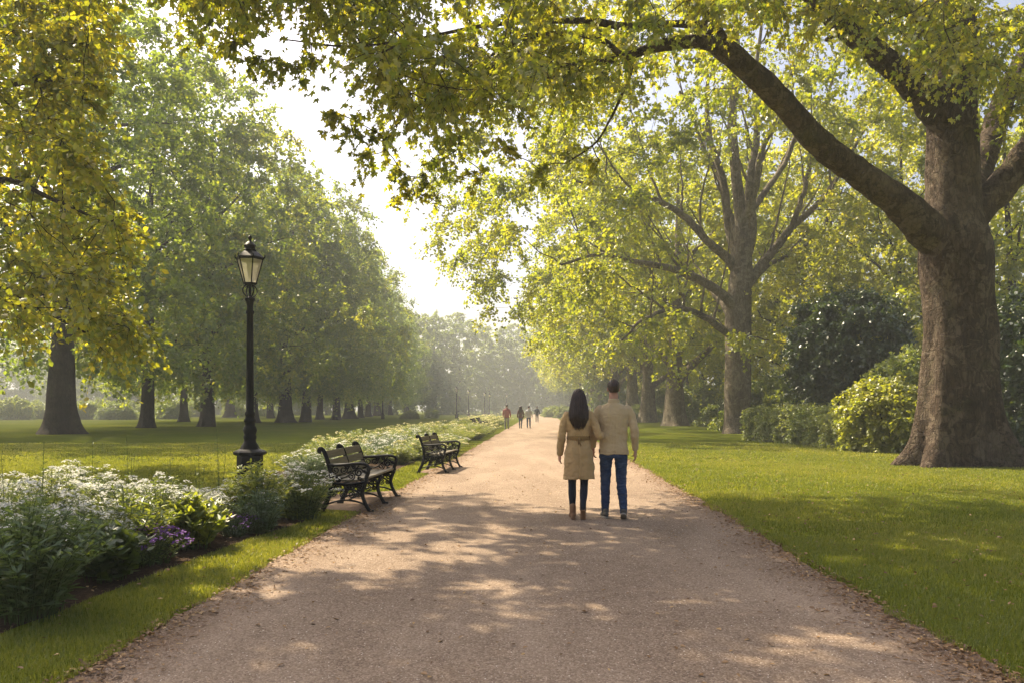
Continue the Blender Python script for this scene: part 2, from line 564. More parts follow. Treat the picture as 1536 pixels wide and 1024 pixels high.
def foliage(mb, clumps, centre, rng, size, twigs=7, per=26, cs=1.0, droop=.45, tv=DIAM, tf=DIAM_F, base_tint=.42, tspread=.16, twig_mb=None, flat=.75, twig_r=.007):
    n = len(clumps)
    csz = rng.uniform(.75, 1.25, n) * cs
    ctint = rng.normal(0, tspread * .6, n)
    ci = np.repeat(np.arange(n), twigs)
    out = unit(clumps - centre)[ci]
    dr = rdir(rng, len(ci)) + out * .45
    dr[:, 2] *= flat
    dr = unit(dr)
    L = rng.uniform(.6, 1.3, len(ci)) * csz[ci]
    if twig_mb is not None:
        for k in range(len(ci)):
            s = np.linspace(0, 1, 4)[:, None]
            twig_mb.tube(clumps[ci[k]] + dr[k] * L[k] * s + np.array([0, 0, -droop * L[k]]) * s * s, np.linspace(twig_r, twig_r * .4, 4), 3, cap=False)
    ti = np.repeat(np.arange(len(ci)), per)
    N = len(ti)
    s = rng.uniform(.12, 1.03, N)
    pos = clumps[ci[ti]] + dr[ti] * (L[ti] * s)[:, None]
    pos[:, 2] -= droop * L[ti] * s * s
    pos += rng.normal(size=(N, 3)) * (.07 * csz[ci[ti]])[:, None]
    tip = unit(dr[ti] * .6 + rdir(rng, N) * .8 + np.array([0, 0, -.45]))
    nrm = unit(np.array([0, 0, .8]) + rdir(rng, N) * .75)
    R = frames(tip, nrm)
    t = np.clip(base_tint + ctint[ci[ti]] + rng.normal(0, tspread, N), 0, 1)
    mb.inst(tv, tf, pos, R, size * rng.uniform(.6, 1.2, N), t)


def envelope(rng, n, R, z0, z1, seed=0, low=.72, peak=.36, shell=.42, cx=0, cy=0, lobes=.16):
    """clump centres inside a domed crown with uneven lobes"""
    out = []
    ph = rng.uniform(0, 6.28, 6)
    while len(out) < n:
        t = rng.random(); th = rng.random() * 2 * math.pi
        if t < peak:
            pr = low + (1 - low) * math.sin(t / peak * math.pi / 2)
        else:
            pr = math.sqrt(max(0, 1 - ((t - peak) / (1 - peak)) ** 2))
        if rng.random() > pr ** 1.3:
            continue
        lob = 1 + lobes * (math.sin(3 * th + ph[0] + 4 * t) + .7 * math.sin(5 * th + ph[1] - 7 * t) + .6 * math.sin(2 * th + ph[2] + 9 * t)) * .6
        r = R * pr * lob * rng.random() ** shell
        out.append((cx + r * math.cos(th), cy + r * math.sin(th), z0 + (z1 - z0) * t))
    return np.array(out)


def trunk_rings(mb, prof, rng, lobes=6, flare=.9, n=28, seed=0):
    """prof rows (x, y, z, r): a fluted trunk with root flare"""
    prof = np.asarray(prof)
    th = np.linspace(0, 2 * np.pi, n, endpoint=False)
    angs = np.sort(rng.uniform(0, 2 * np.pi, lobes))
    amp = rng.uniform(.6, 1.2, lobes)
    wid = rng.uniform(.22, .4, lobes)
    V = []
    for x, y, z, r in prof:
        k = np.zeros(n)
        for a, m, w in zip(angs, amp, wid):
            dd = np.abs((th - a + np.pi) % (2 * np.pi) - np.pi)
            k = np.maximum(k, m * np.exp(-(dd / w) ** 2))
        zz = max(z, 0)
        fl = flare * (math.exp(-zz / .45) * 1.0 + .30 * math.exp(-zz / 1.6))
        rr = r * (1 + fl * (k * .95 + .10) + .13 * (k - .5) * math.exp(-zz / 4.5))
        row = np.stack([x + rr * np.cos(th), y + rr * np.sin(th), np.full(n, z)], -1)
        for i in range(n):
            q = Vector(row[i]) * 1.1
            q.z *= .45
            f = mnoise.fractal(q + Vector((seed * 7.1, 0, 0)), 1.0, 2.0, 5)
            row[i, :2] += np.array([math.cos(th[i]), math.sin(th[i])]) * f * .08 * r
        V.append(row)
    m = len(V)
    i = np.arange(m - 1)[:, None] * n
    j = np.arange(n)[None]
    f = np.stack([i + j, i + (j + 1) % n, i + n + (j + 1) % n, i + n + j], -1).reshape(-1, 4)
    mb.add(np.concatenate(V), f)


def generic_tree(seed, Ht, R, z0, tr, leaf, mat_leaf, mat_bark, n_cl, twigs, per, cs, name, limbs_n=9, zfork=.16, low=.8, peak=.33,
                 base_tint=.42, limb_up=(.3, 1.0), droop=.45, tv=DIAM, tf=DIAM_F, twig=False, lean=0.0, shell=.42, flare=.5):
    rng = np.random.default_rng(seed)
    top = .86 * Ht
    zs = np.concatenate([np.linspace(-.15, 1.5, 12), np.linspace(1.9, top, 26)])
    wob = rng.uniform(-1, 1, 4)
    tp = []
    for z in zs:
        t = max(z, 0) / Ht
        r = tr * (1 - .25 * min(1, t / .2)) * max(.06, 1 - t * 1.08) ** .8
        tp.append((wob[0] * t * t * 1.2 + wob[1] * .25 * math.sin(z * .35) * t + lean * z, wob[2] * t * t * 1.2 + wob[3] * .25 * math.cos(z * .3) * t, z, r))
    tm = MB()
    trunk_rings(tm, tp, rng, flare=flare, n=24, seed=seed)
    tp = np.array(tp)
    limbs = [tp[tp[:, 2] > zfork * Ht * .8]]
    ga = rng.uniform(0, 6.28)
    for k in range(limbs_n):
        zt = (zfork + (.62 - zfork) * (k / limbs_n) ** 1.1) * Ht + rng.normal(0, .2)
        b = tp[np.argmin(np.abs(tp[:, 2] - zt))]
        ga += 2.4 + rng.normal(0, .3)
        o = np.array([math.cos(ga), math.sin(ga), 0])
        l = R * rng.uniform(.65, .9) * (1 - .35 * k / limbs_n)
        u = rng.uniform(*limb_up)
        p0 = b[:3]; p3 = p0 + o * l + np.array([0, 0, l * u])
        p1 = p0 + o * l * .3 + np.array([0, 0, l * .28 * u + .12 * l]); p2 = p0 + o * l * .68 + np.array([0, 0, l * (u * .62 + .12)])
        pts = bez(p0, p1, p2, p3, 14)
        pts[2:] += np.cumsum(rng.normal(size=(12, 3)) * .06, 0)
        r0 = b[3] * rng.uniform(.42, .6)
        rr = np.linspace(1, .12, 14) ** .9 * r0
        rr[0] *= 1.25
        tm.tube(pts, rr, 9, cap=False)
        limbs.append(np.concatenate([pts, rr[:, None]], 1)[2:])
    cl = envelope(rng, n_cl, R, z0, Ht, low=low, peak=peak, shell=shell)
    for pts, rr in grow(limbs, cl, rng):
        tm.tube(pts, rr, 5, cap=False)
    lm = MB()
    foliage(lm, cl, np.array([0, 0, (z0 + Ht) * .5]), rng, leaf, twigs, per, cs, base_tint=base_tint, droop=droop, tv=tv, tf=tf, twig_mb=tm if twig else None)
    root = thing(name, 'tree', 'tree')
    tm.build('trunk', mat_bark, root)
    lm.build('crown', mat_leaf, root, smooth=False)
    return root



# ----------------------------------------------------------------- setting
def path_l(y):
    return SLOPE * y - 2.54


def path_r(y):
    return SLOPE * y + 2.52


def build_setting():
    m = MB()
    q = 900
    xs = np.array([-q, -60, -12, 0, 12, 60, q]); ys = np.array([-q, -10, 30, 120, 300, q])
    v = np.array([(x, y, 0) for y in ys for x in xs])
    f = [[j * 7 + i, j * 7 + i + 1, j * 7 + 8 + i, j * 7 + 7 + i] for j in range(5) for i in range(6)]
    tag(m.add(v, f).build('lawn', MAT['lawn']), kind='structure')
    # path with ragged edges and two gravel bays under the benches
    ys = np.concatenate([np.arange(-6, 45, .06), np.arange(45, 300, 2.0)])
    L, R = [], []
    for y in ys:
        wl = .05 * mnoise.noise(Vector((y * 1.9, 3, 0))) + .09 * mnoise.noise(Vector((y * .35, 7, 0))) + .02 * mnoise.noise(Vector((y * 9, 1, 0)))
        wr = .05 * mnoise.noise(Vector((y * 1.9, 13, 0))) + .09 * mnoise.noise(Vector((y * .35, 17, 0))) + .02 * mnoise.noise(Vector((y * 9, 21, 0)))
        bay = 0
        for a, b, dep in ((11.25, 14.3, 1.0), (17.9, 19.9, .28)):
            s = min(1, max(0, (y - a) / .45)) * min(1, max(0, (b - y) / .8))
            bay = max(bay, dep * s * s * (3 - 2 * s))
        L.append((path_l(y) + wl - bay, y, .004)); R.append((path_r(y) + wr, y, .004))
    L, R = np.array(L), np.array(R)
    n = len(ys)
    ts = np.linspace(0, 1, 7)
    v = np.concatenate([L + (R - L) * t for t in ts])
    f = [[k * n + i, (k + 1) * n + i, (k + 1) * n + i + 1, k * n + i + 1] for k in range(6) for i in range(n - 1)]
    tag(MB().add(v, f).build('path', MAT['path']), kind='structure')
    # the beds' bare soil
    for (y0, y1, fn0, fn1) in ((3.6, 11.15, lambda y: bed_front(y), lambda y: bed_front(y) - 4.6),
                               (14.9, 47, lambda y: path_l(y) - .85, lambda y: path_l(y) - 3.6)):
        ys2 = np.arange(y0, y1, .1)
        A, B = [], []
        for y in ys2:
            s = min(1, (y - y0) / .8, (y1 - y) / .8)
            s = math.sqrt(max(0, s))
            x0, x1 = fn0(y) + .06 * mnoise.noise(Vector((y * 2.2, 31, 0))), fn1(y) + .2 * mnoise.noise(Vector((y * .8, 41, 0)))
            mid = (x0 + x1) / 2
            A.append((mid + (x1 - mid) * s, y, .004)); B.append((mid + (x0 - mid) * s, y, .004))
        n = len(ys2)
        tag(MB().add(np.array(A + B), [[i, n + i, n + i + 1, i + 1] for i in range(n - 1)]).build('soil', MAT['soil']), kind='structure')


def bed_front(y):
    return float(np.interp(y, [3, 5, 7, 9, 10.3, 11.3], [-3.35, -3.30, -3.14, -2.92, -2.66, -2.6]))


build_setting()


# ------------------------------------------------------------- big near tree
def build_big_tree():
    rng = np.random.default_rng(11)
    D = 20.6
    root = thing('plane_tree', 'huge brown plane tree with flared roots and low arching limbs on the right lawn', 'tree', G(1432, 697))
    base = np.array(root.location)
    px2m = D / F
    rows = [(1434, 704, 44), (1434, 690, 50), (1434, 670, 52), (1434, 640, 53), (1435, 600, 53), (1436, 560, 52), (1437, 500, 51), (1436, 450, 51), (1434, 400, 54),
            (1433, 365, 53), (1430, 335, 46), (1429, 300, 41), (1428, 250, 39), (1428, 180, 37), (1429, 100, 36), (1430, 0, 33), (1428, -150, 28), (1436, -350, 20), (1430, -520, 9)]
    prof = []
    for x, y, r in rows:
        q = P(x, y, D) - base
        prof.append((q[0], q[1], q[2], r * px2m * .93))
    prof = np.array(prof)
    sm = spline(prof, 150)
    tm = MB()
    trunk_rings(tm, sm, rng, lobes=8, flare=1.15, n=96, seed=3)
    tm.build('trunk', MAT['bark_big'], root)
    limbs = [sm[90:]]

    def limb(pts, n=40, sides=20, wob=.02, name='limb'):
        """pts rows: photo x, photo y, depth, radius in photo px"""
        q = []
        for x, y, d, r in pts:
            w = P(x, y, d) - base
            q.append((*w, r * .80 * d / F))
        s = spline(np.array(q), n)
        s[2:, :3] += rng.normal(size=(n - 2, 3)) * wob * s[2:, 3:4] * 2
        m = MB()
        m.tube(s[:, :3], s[:, 3], sides)
        vv = m.v[0]
        for i, c in enumerate(vv):
            k = min(i // sides, n - 1)
            vv[i] += unit(c - s[k, :3]) * mnoise.fractal(Vector(c * 1.6), 1, 2, 4) * .09 * s[k, 3]
        if name:
            m.build(name, MAT['bark_big'], root)
        limbs.append(s)
        return s

    limb([(1440, 385, 20.6, 40), (1398, 352, 20.4, 36), (1345, 303, 20, 29), (1290, 262, 19.6, 26), (1235, 222, 19.2, 24), (1180, 160, 18.7, 22), (1120, 103, 18.2, 21), (1078, 66, 17.8, 20), (1066, 30, 17.6, 16), (1060, -40, 17.2, 13), (1035, -140, 16.6, 9)], 60)
    limb([(1085, 72, 17.8, 15), (1050, 63, 17.5, 13), (1005, 66, 17.1, 12), (965, 76, 16.8, 9), (930, 88, 16.5, 7), (885, 97, 16.1, 4.5), (830, 120, 15.6, 3)], 34, 10)
    limb([(935, 86, 16.5, 6), (905, 62, 16.2, 5.2), (860, 52, 15.8, 4.8), (800, 54, 15.3, 4), (750, 76, 14.9, 3), (690, 110, 14.4, 2.2), (640, 150, 14, 1.6)], 34, 8)
    limb([(1070, 40, 17.6, 9), (1010, 36, 17.1, 7), (940, 40, 16.6, 7), (880, 32, 16.2, 6.5), (800, 33, 15.6, 5), (720, 40, 15, 3.6), (620, 60, 14.4, 2.8), (520, 70, 13.9, 2), (430, 60, 13.4, 1.5)], 40, 8)
    limb([(947, 82, 16.6, 4), (946, 110, 16.5, 3.4), (932, 145, 16.4, 3), (915, 180, 16.3, 2.5), (893, 215, 16.2, 2), (850, 245, 16.1, 1.4)], 24, 6)
    limb([(1440, 215, 20.6, 36), (1405, 160, 20.3, 32), (1362, 124, 19.8, 25), (1318, 82, 19.2, 22), (1270, 44, 18.5, 20), (1225, 2, 17.8, 17), (1150, -70, 16.6, 12), (1050, -150, 15.2, 8)], 44)
    limb([(1420, 90, 20.4, 20), (1396, 42, 20, 16), (1366, 17, 19.6, 12), (1336, 12, 19.2, 9), (1290, 30, 18.6, 6), (1240, 60, 18, 4)], 30, 12)
    limb([(1455, 325, 20.6, 34), (1500, 282, 20.6, 28), (1545, 225, 20.6, 25), (1600, 150, 20.8, 20), (1700, 40, 21, 14), (1800, -60, 21.4, 8)], 34)
    limb([(1450, 330, 20.9, 30), (1475, 240, 22.4, 24), (1520, 120, 24, 18), (1600, -20, 26, 10)], 30)
    limb([(1420, -60, 20.6, 22), (1350, -180, 19.6, 17), (1230, -300, 18, 11), (1080, -380, 16, 6)], 30, 12)
    limb([(1435, -80, 20.6, 22), (1540, -200, 20, 16), (1680, -320, 19, 9)], 30, 12)
    # foliage: the canopy that hangs over the avenue, and the crown above it
    bx = [250, 290, 330, 380, 430, 470, 500, 540, 580, 620, 660, 700, 740, 800, 860, 920, 1000, 1100, 1200, 1300, 1400, 1480, 1560, 1700]
    by = [0, 30, 80, 85, 70, 85, 120, 175, 190, 240, 250, 235, 215, 225, 235, 220, 180, 95, 95, 110, 175, 215, 240, 250]
    cl = []
    while len(cl) < 370:
        px = rng.uniform(290, 1700)
        lo = np.interp(px, bx, by)
        py = lo - 62 - abs(rng.normal(0, 150)) - rng.uniform(0, 40)
        if py < -420:
            continue
        if px < 560 and py < -150 and (px < 380 or rng.random() < .6):
            continue
        d = 13.2 + (px - 290) / 1250 * 6.0 + rng.normal(0, 1.7)
        if px > 1050 and py > 20 and d < 19 + rng.uniform(-1.5, 1):
            if rng.random() < .72:
                continue
        if 905 < px < 1120 and -10 < py < 150 and d < 18 and rng.random() < .85:
            continue
        cl.append(P(px, py, max(d, 10.5)) - base)
    # behind and above the fork
    for _ in range(90):
        px = rng.uniform(1050, 1750); py = rng.uniform(-620, 150)
        cl.append(P(px, py, rng.uniform(21, 27)) - base)
    lowc = []
    # sprays that hang low into the white gap
    for px, py, d in ((640, 300, 14.6), (622, 322, 14.5), (665, 268, 14.8), (600, 285, 14.3), (690, 235, 15), (556, 262, 14), (530, 225, 13.8), (505, 200, 13.6), (575, 235, 14.1),
                      (430, 128, 13.4), (395, 120, 13.2), (352, 92, 13), (320, 62, 12.9), (470, 118, 13.5), (725, 290, 15.4), (760, 250, 15.6), (810, 285, 15.8), (850, 255, 16.2), (900, 270, 16.5)):
        lowc.append(P(px, py - 30, d) - base)
    nm = len(cl)
    cl = np.array(cl + lowc)
    tw = MB()
    for pts, rr in grow(limbs, cl, rng, .5, .010):
        tw.tube(pts, rr, 6, cap=False)
    lm = MB()
    ctr = np.array([-3.0, -3, 14.])
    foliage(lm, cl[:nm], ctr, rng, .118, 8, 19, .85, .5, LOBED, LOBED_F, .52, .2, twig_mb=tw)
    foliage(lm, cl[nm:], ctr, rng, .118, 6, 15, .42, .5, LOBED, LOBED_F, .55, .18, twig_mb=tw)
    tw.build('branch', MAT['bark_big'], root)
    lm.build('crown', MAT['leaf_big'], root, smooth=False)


build_big_tree()


# ------------------------------------------------ second tree, traced limbs
def build_second_tree():
    rng = np.random.default_rng(23)
    D = 48.5
    root = thing('plane_tree', 'pale grey plane tree with fanning limbs right of the couple', 'tree', G(1106, 649))
    base = np.array(root.location)
    tm = MB()

    def row(x, y, d, r):
        w = P(x, y, d) - base
        return (*w, r * d / F)
    prof = np.array([row(1106, 655, D, 21), row(1106, 640, D, 21), row(1106, 600, D, 20), row(1107, 540, D, 19.5), row(1108, 470, D, 19), row(1110, 430, D, 18), row(1113, 400, D, 15), row(1113, 340, D, 10.5),
                     row(1104, 260, D, 8), row(1098, 180, D, 6.4), row(1106, 90, D, 4.6), row(1100, -20, D, 3.2), row(1100, -90, D, 2)])
    sm = spline(prof, 70)
    trunk_rings(tm, sm, rng, lobes=7, flare=1.0, n=36, seed=5)
    limbs = [sm[34:]]
    for pts in ([(1110, 520, D, 10), (1085, 492, D - 1, 8), (1050, 470, D - 3, 6.5), (1010, 462, D - 5, 5), (970, 478, D - 7, 3.5), (940, 510, D - 8, 2)],
                [(1112, 470, D, 12), (1078, 440, D - 1, 10), (1040, 418, D - 2, 8.5), (995, 405, D - 4, 7), (940, 395, D - 5, 5), (890, 385, D - 6, 4), (830, 400, D - 7, 2.5)],
                [(1112, 420, D, 12), (1090, 385, D, 10), (1060, 362, D - 1, 8), (1025, 325, D - 1, 7), (985, 300, D - 2, 5.5), (930, 285, D - 2, 4), (860, 270, D - 3, 2.5)],
                [(1112, 410, D, 13), (1127, 350, D, 10.5), (1124, 280, D - 1, 8.5), (1136, 200, D - 1, 6.5), (1130, 110, D - 1, 4.5), (1140, 20, D - 1, 2.5)],
                [(1112, 405, D, 12), (1095, 350, D + 1, 9.5), (1086, 280, D + 1, 7.5), (1062, 200, D + 1, 5.5), (1058, 110, D + 1, 3.5), (1040, 40, D + 1, 2)],
                [(1113, 380, D, 9), (1096, 320, D + 1, 7), (1075, 260, D + 2, 5.5), (1050, 200, D + 3, 4), (1020, 130, D + 3, 2.5)],
                [(1108, 440, D, 12), (1135, 410, D, 10.5), (1165, 375, D, 9), (1190, 340, D, 7.5), (1225, 310, D, 6), (1265, 260, D + 1, 4), (1300, 200, D + 1, 2)],
                [(1186, 345, D, 6), (1205, 290, D - 1, 5), (1215, 240, D - 1, 4), (1230, 180, D - 2, 3), (1250, 110, D - 2, 2)],
                [(1113, 350, D, 8), (1128, 290, D - 1, 7), (1140, 230, D - 2, 5.5), (1165, 160, D - 3, 4), (1190, 80, D - 3, 2.5)],
                [(1116, 330, D, 8), (1148, 285, D + 1, 6.5), (1180, 235, D + 2, 5), (1200, 170, D + 2, 3.5), (1205, 100, D + 3, 2)],
                [(1110, 480, D, 9), (1120, 440, D + 3, 7.5), (1150, 400, D + 6, 6), (1190, 380, D + 9, 4), (1240, 350, D + 11, 2)],
                [(1108, 500, D, 8), (1085, 455, D + 3, 7), (1050, 420, D + 6, 5), (1000, 390, D + 9, 3)]):
        s = spline(np.array([row(*q) for q in pts]), 26)
        s[3:, :3] += np.cumsum(rng.normal(size=(23, 3)) * .035, 0)
        s[:, 3] *= .72
        tm.tube(s[:, :3], s[:, 3], 10, cap=False)
        limbs.append(s)
        for q in (7, 10, 13, 16, 19, 22):
            a = rng.uniform(0, 6.28)
            tg = unit(s[min(q + 1, 25), :3] - s[q - 1, :3])
            out = unit(tg * .7 + np.array([math.cos(a) * .6, math.sin(a) * .6, .55]))
            l = rng.uniform(2.5, 5.5)
            b = bez(s[q, :3], s[q, :3] + out * l * .35, s[q, :3] + out * l * .7 + np.array([0, 0, .12 * l]), s[q, :3] + out * l + np.array([0, 0, .3 * l]), 12)
            b[2:] += np.cumsum(rng.normal(size=(10, 3)) * .05, 0)
            r0 = min(s[q, 3] * .6, .09)
            rr = np.linspace(r0, .02, 12)
            tm.tube(b, rr, 6, cap=False)
            limbs.append(np.concatenate([b, rr[:, None]], 1)[2:])
    cl = envelope(rng, 620, 14.6, 4.2, 28, low=.80, peak=.3, cx=-4.2, cy=-1.0, shell=.40, lobes=.12)
    # keep the fan of limbs on its shaded right side a little open
    keep = [not (abs(c[0] - .6) < 5.2 and 7 < c[2] < 15 and c[1] < 3 and rng.random() < .86) for c in cl]
    cl = cl[np.array(keep)]
    w = cl + base
    px, py = 768 + F * w[:, 0] / w[:, 1], HOR - F * (w[:, 2] - H) / w[:, 1]
    lo = np.interp(px, [960, 1010, 1060, 1110, 1160, 1260, 1290], [300, 360, 440, 560, 440, 330, 200])
    hi = np.interp(px, [960, 1010, 1060, 1110, 1160, 1260, 1290], [300, 300, 230, 190, 200, 240, 260])
    openw = (px > 960) & (px < 1290) & (py < lo + 40) & (py > hi) & (w[:, 1] < D + 3)
    low = (px > 985) & (px < 1300) & (py > 400)
    lim = np.interp(px, [640, 700, 760, 850, 950, 1000], [330, 440, 520, 490, 430, 420])
    low |= py > lim - 30
    show = ~((openw | low) & (rng.random(len(cl)) < .72))
    cl = cl[show | (openw & ~low)]
    show = show[show | (openw & ~low)]
    for pts, rr in grow(limbs, cl, rng):
        tm.tube(pts, rr, 5, cap=False)
    lm = MB()
    foliage(lm, cl[show], np.array([-3, 0, 14.]), rng, .205, 9, 27, 1.25, .5, base_tint=.56, tspread=.17)
    tm.build('trunk', MAT['bark_right'], root)
    lm.build('crown', MAT['leaf_right'], root, smooth=False)


build_second_tree()

# -------------------------------------------------------------- other trees
RT = [generic_tree(31, 25, 12.5, 7.2, 1.0, .29, MAT['leaf_right'], MAT['bark_right'], 400, 8, 20, 1.35, 'plane_tree', 9, low=.82, base_tint=.5),
      generic_tree(32, 24, 12.0, 6.6, .95, .29, MAT['leaf_right'], MAT['bark_right'], 390, 8, 20, 1.35, 'plane_tree', 10, low=.8, base_tint=.46)]
LT = [generic_tree(41, 28, 10.5, 3.8, .88, .27, MAT['leaf_left'], MAT['bark_left'], 470, 8, 15, 1.2, 'lime_tree', 10, low=.9, peak=.22, limb_up=(.2, 1.2), base_tint=.40),
      generic_tree(42, 29, 10.5, 3.4, .50, .28, MAT['leaf_left'], MAT['bark_left'], 420, 8, 14, 1.25, 'lime_tree', 10, low=.86, peak=.25, limb_up=(.2, 1.2), base_tint=.36),
      generic_tree(43, 27, 10.0, 3.0, .58, .29, MAT['leaf_left'], MAT['bark_left'], 400, 8, 15, 1.25, 'lime_tree', 9, low=.88, peak=.25, limb_up=(.2, 1.2), base_tint=.45)]
WT = [generic_tree(35, 25, 9.5, 3.5, .5, .27, MAT['leaf_right'], MAT['bark_left'], 230, 7, 16, 1.35, 'woodland_tree', 11, low=.8, base_tint=.6),
      generic_tree(36, 24, 9.0, 2.8, .45, .27, MAT['leaf_right'], MAT['bark_left'], 220, 7, 16, 1.35, 'woodland_tree', 11, low=.8, base_tint=.52, lean=.06)]
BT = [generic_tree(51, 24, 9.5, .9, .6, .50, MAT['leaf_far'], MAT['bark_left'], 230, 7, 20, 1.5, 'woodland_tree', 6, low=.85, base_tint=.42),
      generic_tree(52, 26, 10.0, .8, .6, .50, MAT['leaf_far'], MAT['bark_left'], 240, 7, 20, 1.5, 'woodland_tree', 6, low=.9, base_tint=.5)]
_used = set()


def place_tree(src, loc, rz, sc, label, group=None):
    loc = (float(loc[0]), float(loc[1]), 0)
    if src.name in _used:
        return dup(src, loc, rz, sc, label, group)
    _used.add(src.name)
    src.location = loc; src.rotation_euler = (0, 0, rz); src.scale = (sc, sc, sc) if np.isscalar(sc) else sc
    src['label'] = label
    if group:
        src['group'] = group
    return src


rg = random.Random(5)
GR_R, GR_L, GR_W, GR_B = 'plane trees in a row right of the path', 'lime trees in a row across the left lawn', 'trees of the wood behind the right-hand row', 'trees closing the far end of the avenue'
place_tree(RT[0], G(1012, 638), .4, (1.04, 1.04, 1.0), 'broad plane tree with pale trunk just left of the fanning-limbed plane', GR_R)
d = 87
k = 3
for d in (87, 105, 123, 141, 160, 180, 202):
    place_tree(RT[k % 2], (SLOPE * d + 11.6 + rg.uniform(-.4, .4), d), rg.uniform(0, 6), rg.uniform(.95, 1.06), 'overhanging plane tree, %s from the camera in the right-hand row' % ORD[k], GR_R)
    k += 1
left = [(92, 46.8, 0, 1.05, 'dark thick-trunked lime tree nearest the camera on the left lawn'),
        (222, 62, 1, 1.08, 'tall lime tree with slim dark trunk right of the thickest left trunk'),
        (312, 66.5, 2, 1.08, 'lime tree with flared trunk just left of the tall lamp post'),
        (380, 84, 1, 1.0, 'lime tree whose trunk shows right behind the tall lamp post'),
        (428, 87, 0, .95, 'lime tree of the left pair of trunks right of the lamp post'),
        (460, 90, 2, 1.05, 'lime tree of the right pair trunk right of the lamp post, stoutest there')]
for i, (px, d, v, sc, lb) in enumerate(left):
    place_tree(LT[v], ((px - 768) / F * d, d), rg.uniform(0, 6), sc, lb, GR_L)
for i, (px, d, v, sc) in enumerate(((480, 112, 1, .97), (505, 108, 2, 1.0), (524, 122, 0, .92), (540, 134, 1, .95), (552, 150, 2, .98), (566, 170, 0, .95), (585, 190, 1, .95))):
    place_tree(LT[v], ((px - 768) / F * d, d), rg.uniform(0, 6), sc, 'hazy lime tree, %s of the far trunks counted rightward beyond the lamp post' % ORD[i], GR_L)
# a second line of the left-hand trees, further from the path
for i, (px, d, v) in enumerate(((276, 92, 1), (405, 128, 2), (345, 140, 0))):
    place_tree(LT[v], ((px - 768) / F * d, d), rg.uniform(0, 6), 1.0, ['slender trunked lime tree far behind between two dark left trunks', 'faint lime trunk in haze right of the lamp post', 'faint lime trunk in haze left of the lamp post'][i], GR_L)
# the tree that fills the gap at the end, left of the avenue
wd = [(1240, 62, 0, 1.0, 'dark straight-trunked tree in the wood above the round evergreen'), (1188, 72, 1, .95, 'leaning tree in the wood right of the fanning plane'),
      (1335, 50, 1, .95, 'dark trunked tree in the wood between the round evergreen and the big trunk'), (1420, 66, 0, 1.0, 'wood tree hidden behind the huge near trunk'),
      (1530, 44, 1, .9, 'wood tree at the right picture edge beyond the huge trunk'), (1640, 58, 0, 1.0, 'wood tree past the right picture edge'), (1110, 98, 0, 1.0, 'wood tree far behind the fanning plane'),
      (1290, 90, 1, 1.05, 'hazy wood tree far behind the round evergreen'), (1030, 118, 1, 1.0, 'hazy wood tree behind the third plane')]
for px, d, v, sc, lb in wd:
    place_tree(WT[v], ((px - 768) / F * d, d), rg.uniform(0, 6), sc, lb, GR_W)
far = [(px, d) for px, d in ((650, 215), (690, 232), (732, 246), (772, 262), (815, 250), (855, 240), (610, 205), (895, 262), (935, 250))]
for i, (px, d) in enumerate(far):
    place_tree(BT[i % 2], ((px - 768) / F * d, d), rg.uniform(0, 6), 1.12, 'hazy blue-green tree closing the far end of the avenue, %s from the left there' % ORD[sorted(p[0] for p in far).index(px)], GR_B)
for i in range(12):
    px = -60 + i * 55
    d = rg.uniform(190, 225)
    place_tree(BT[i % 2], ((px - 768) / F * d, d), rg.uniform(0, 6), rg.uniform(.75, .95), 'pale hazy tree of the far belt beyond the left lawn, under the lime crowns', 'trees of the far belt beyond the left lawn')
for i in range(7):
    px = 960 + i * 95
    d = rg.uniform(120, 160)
    place_tree(BT[i % 2], ((px - 768) / F * d, d), rg.uniform(0, 6), rg.uniform(.85, 1.0), 'hazy tree deep in the wood behind the right-hand planes', 'trees deep in the right-hand wood')


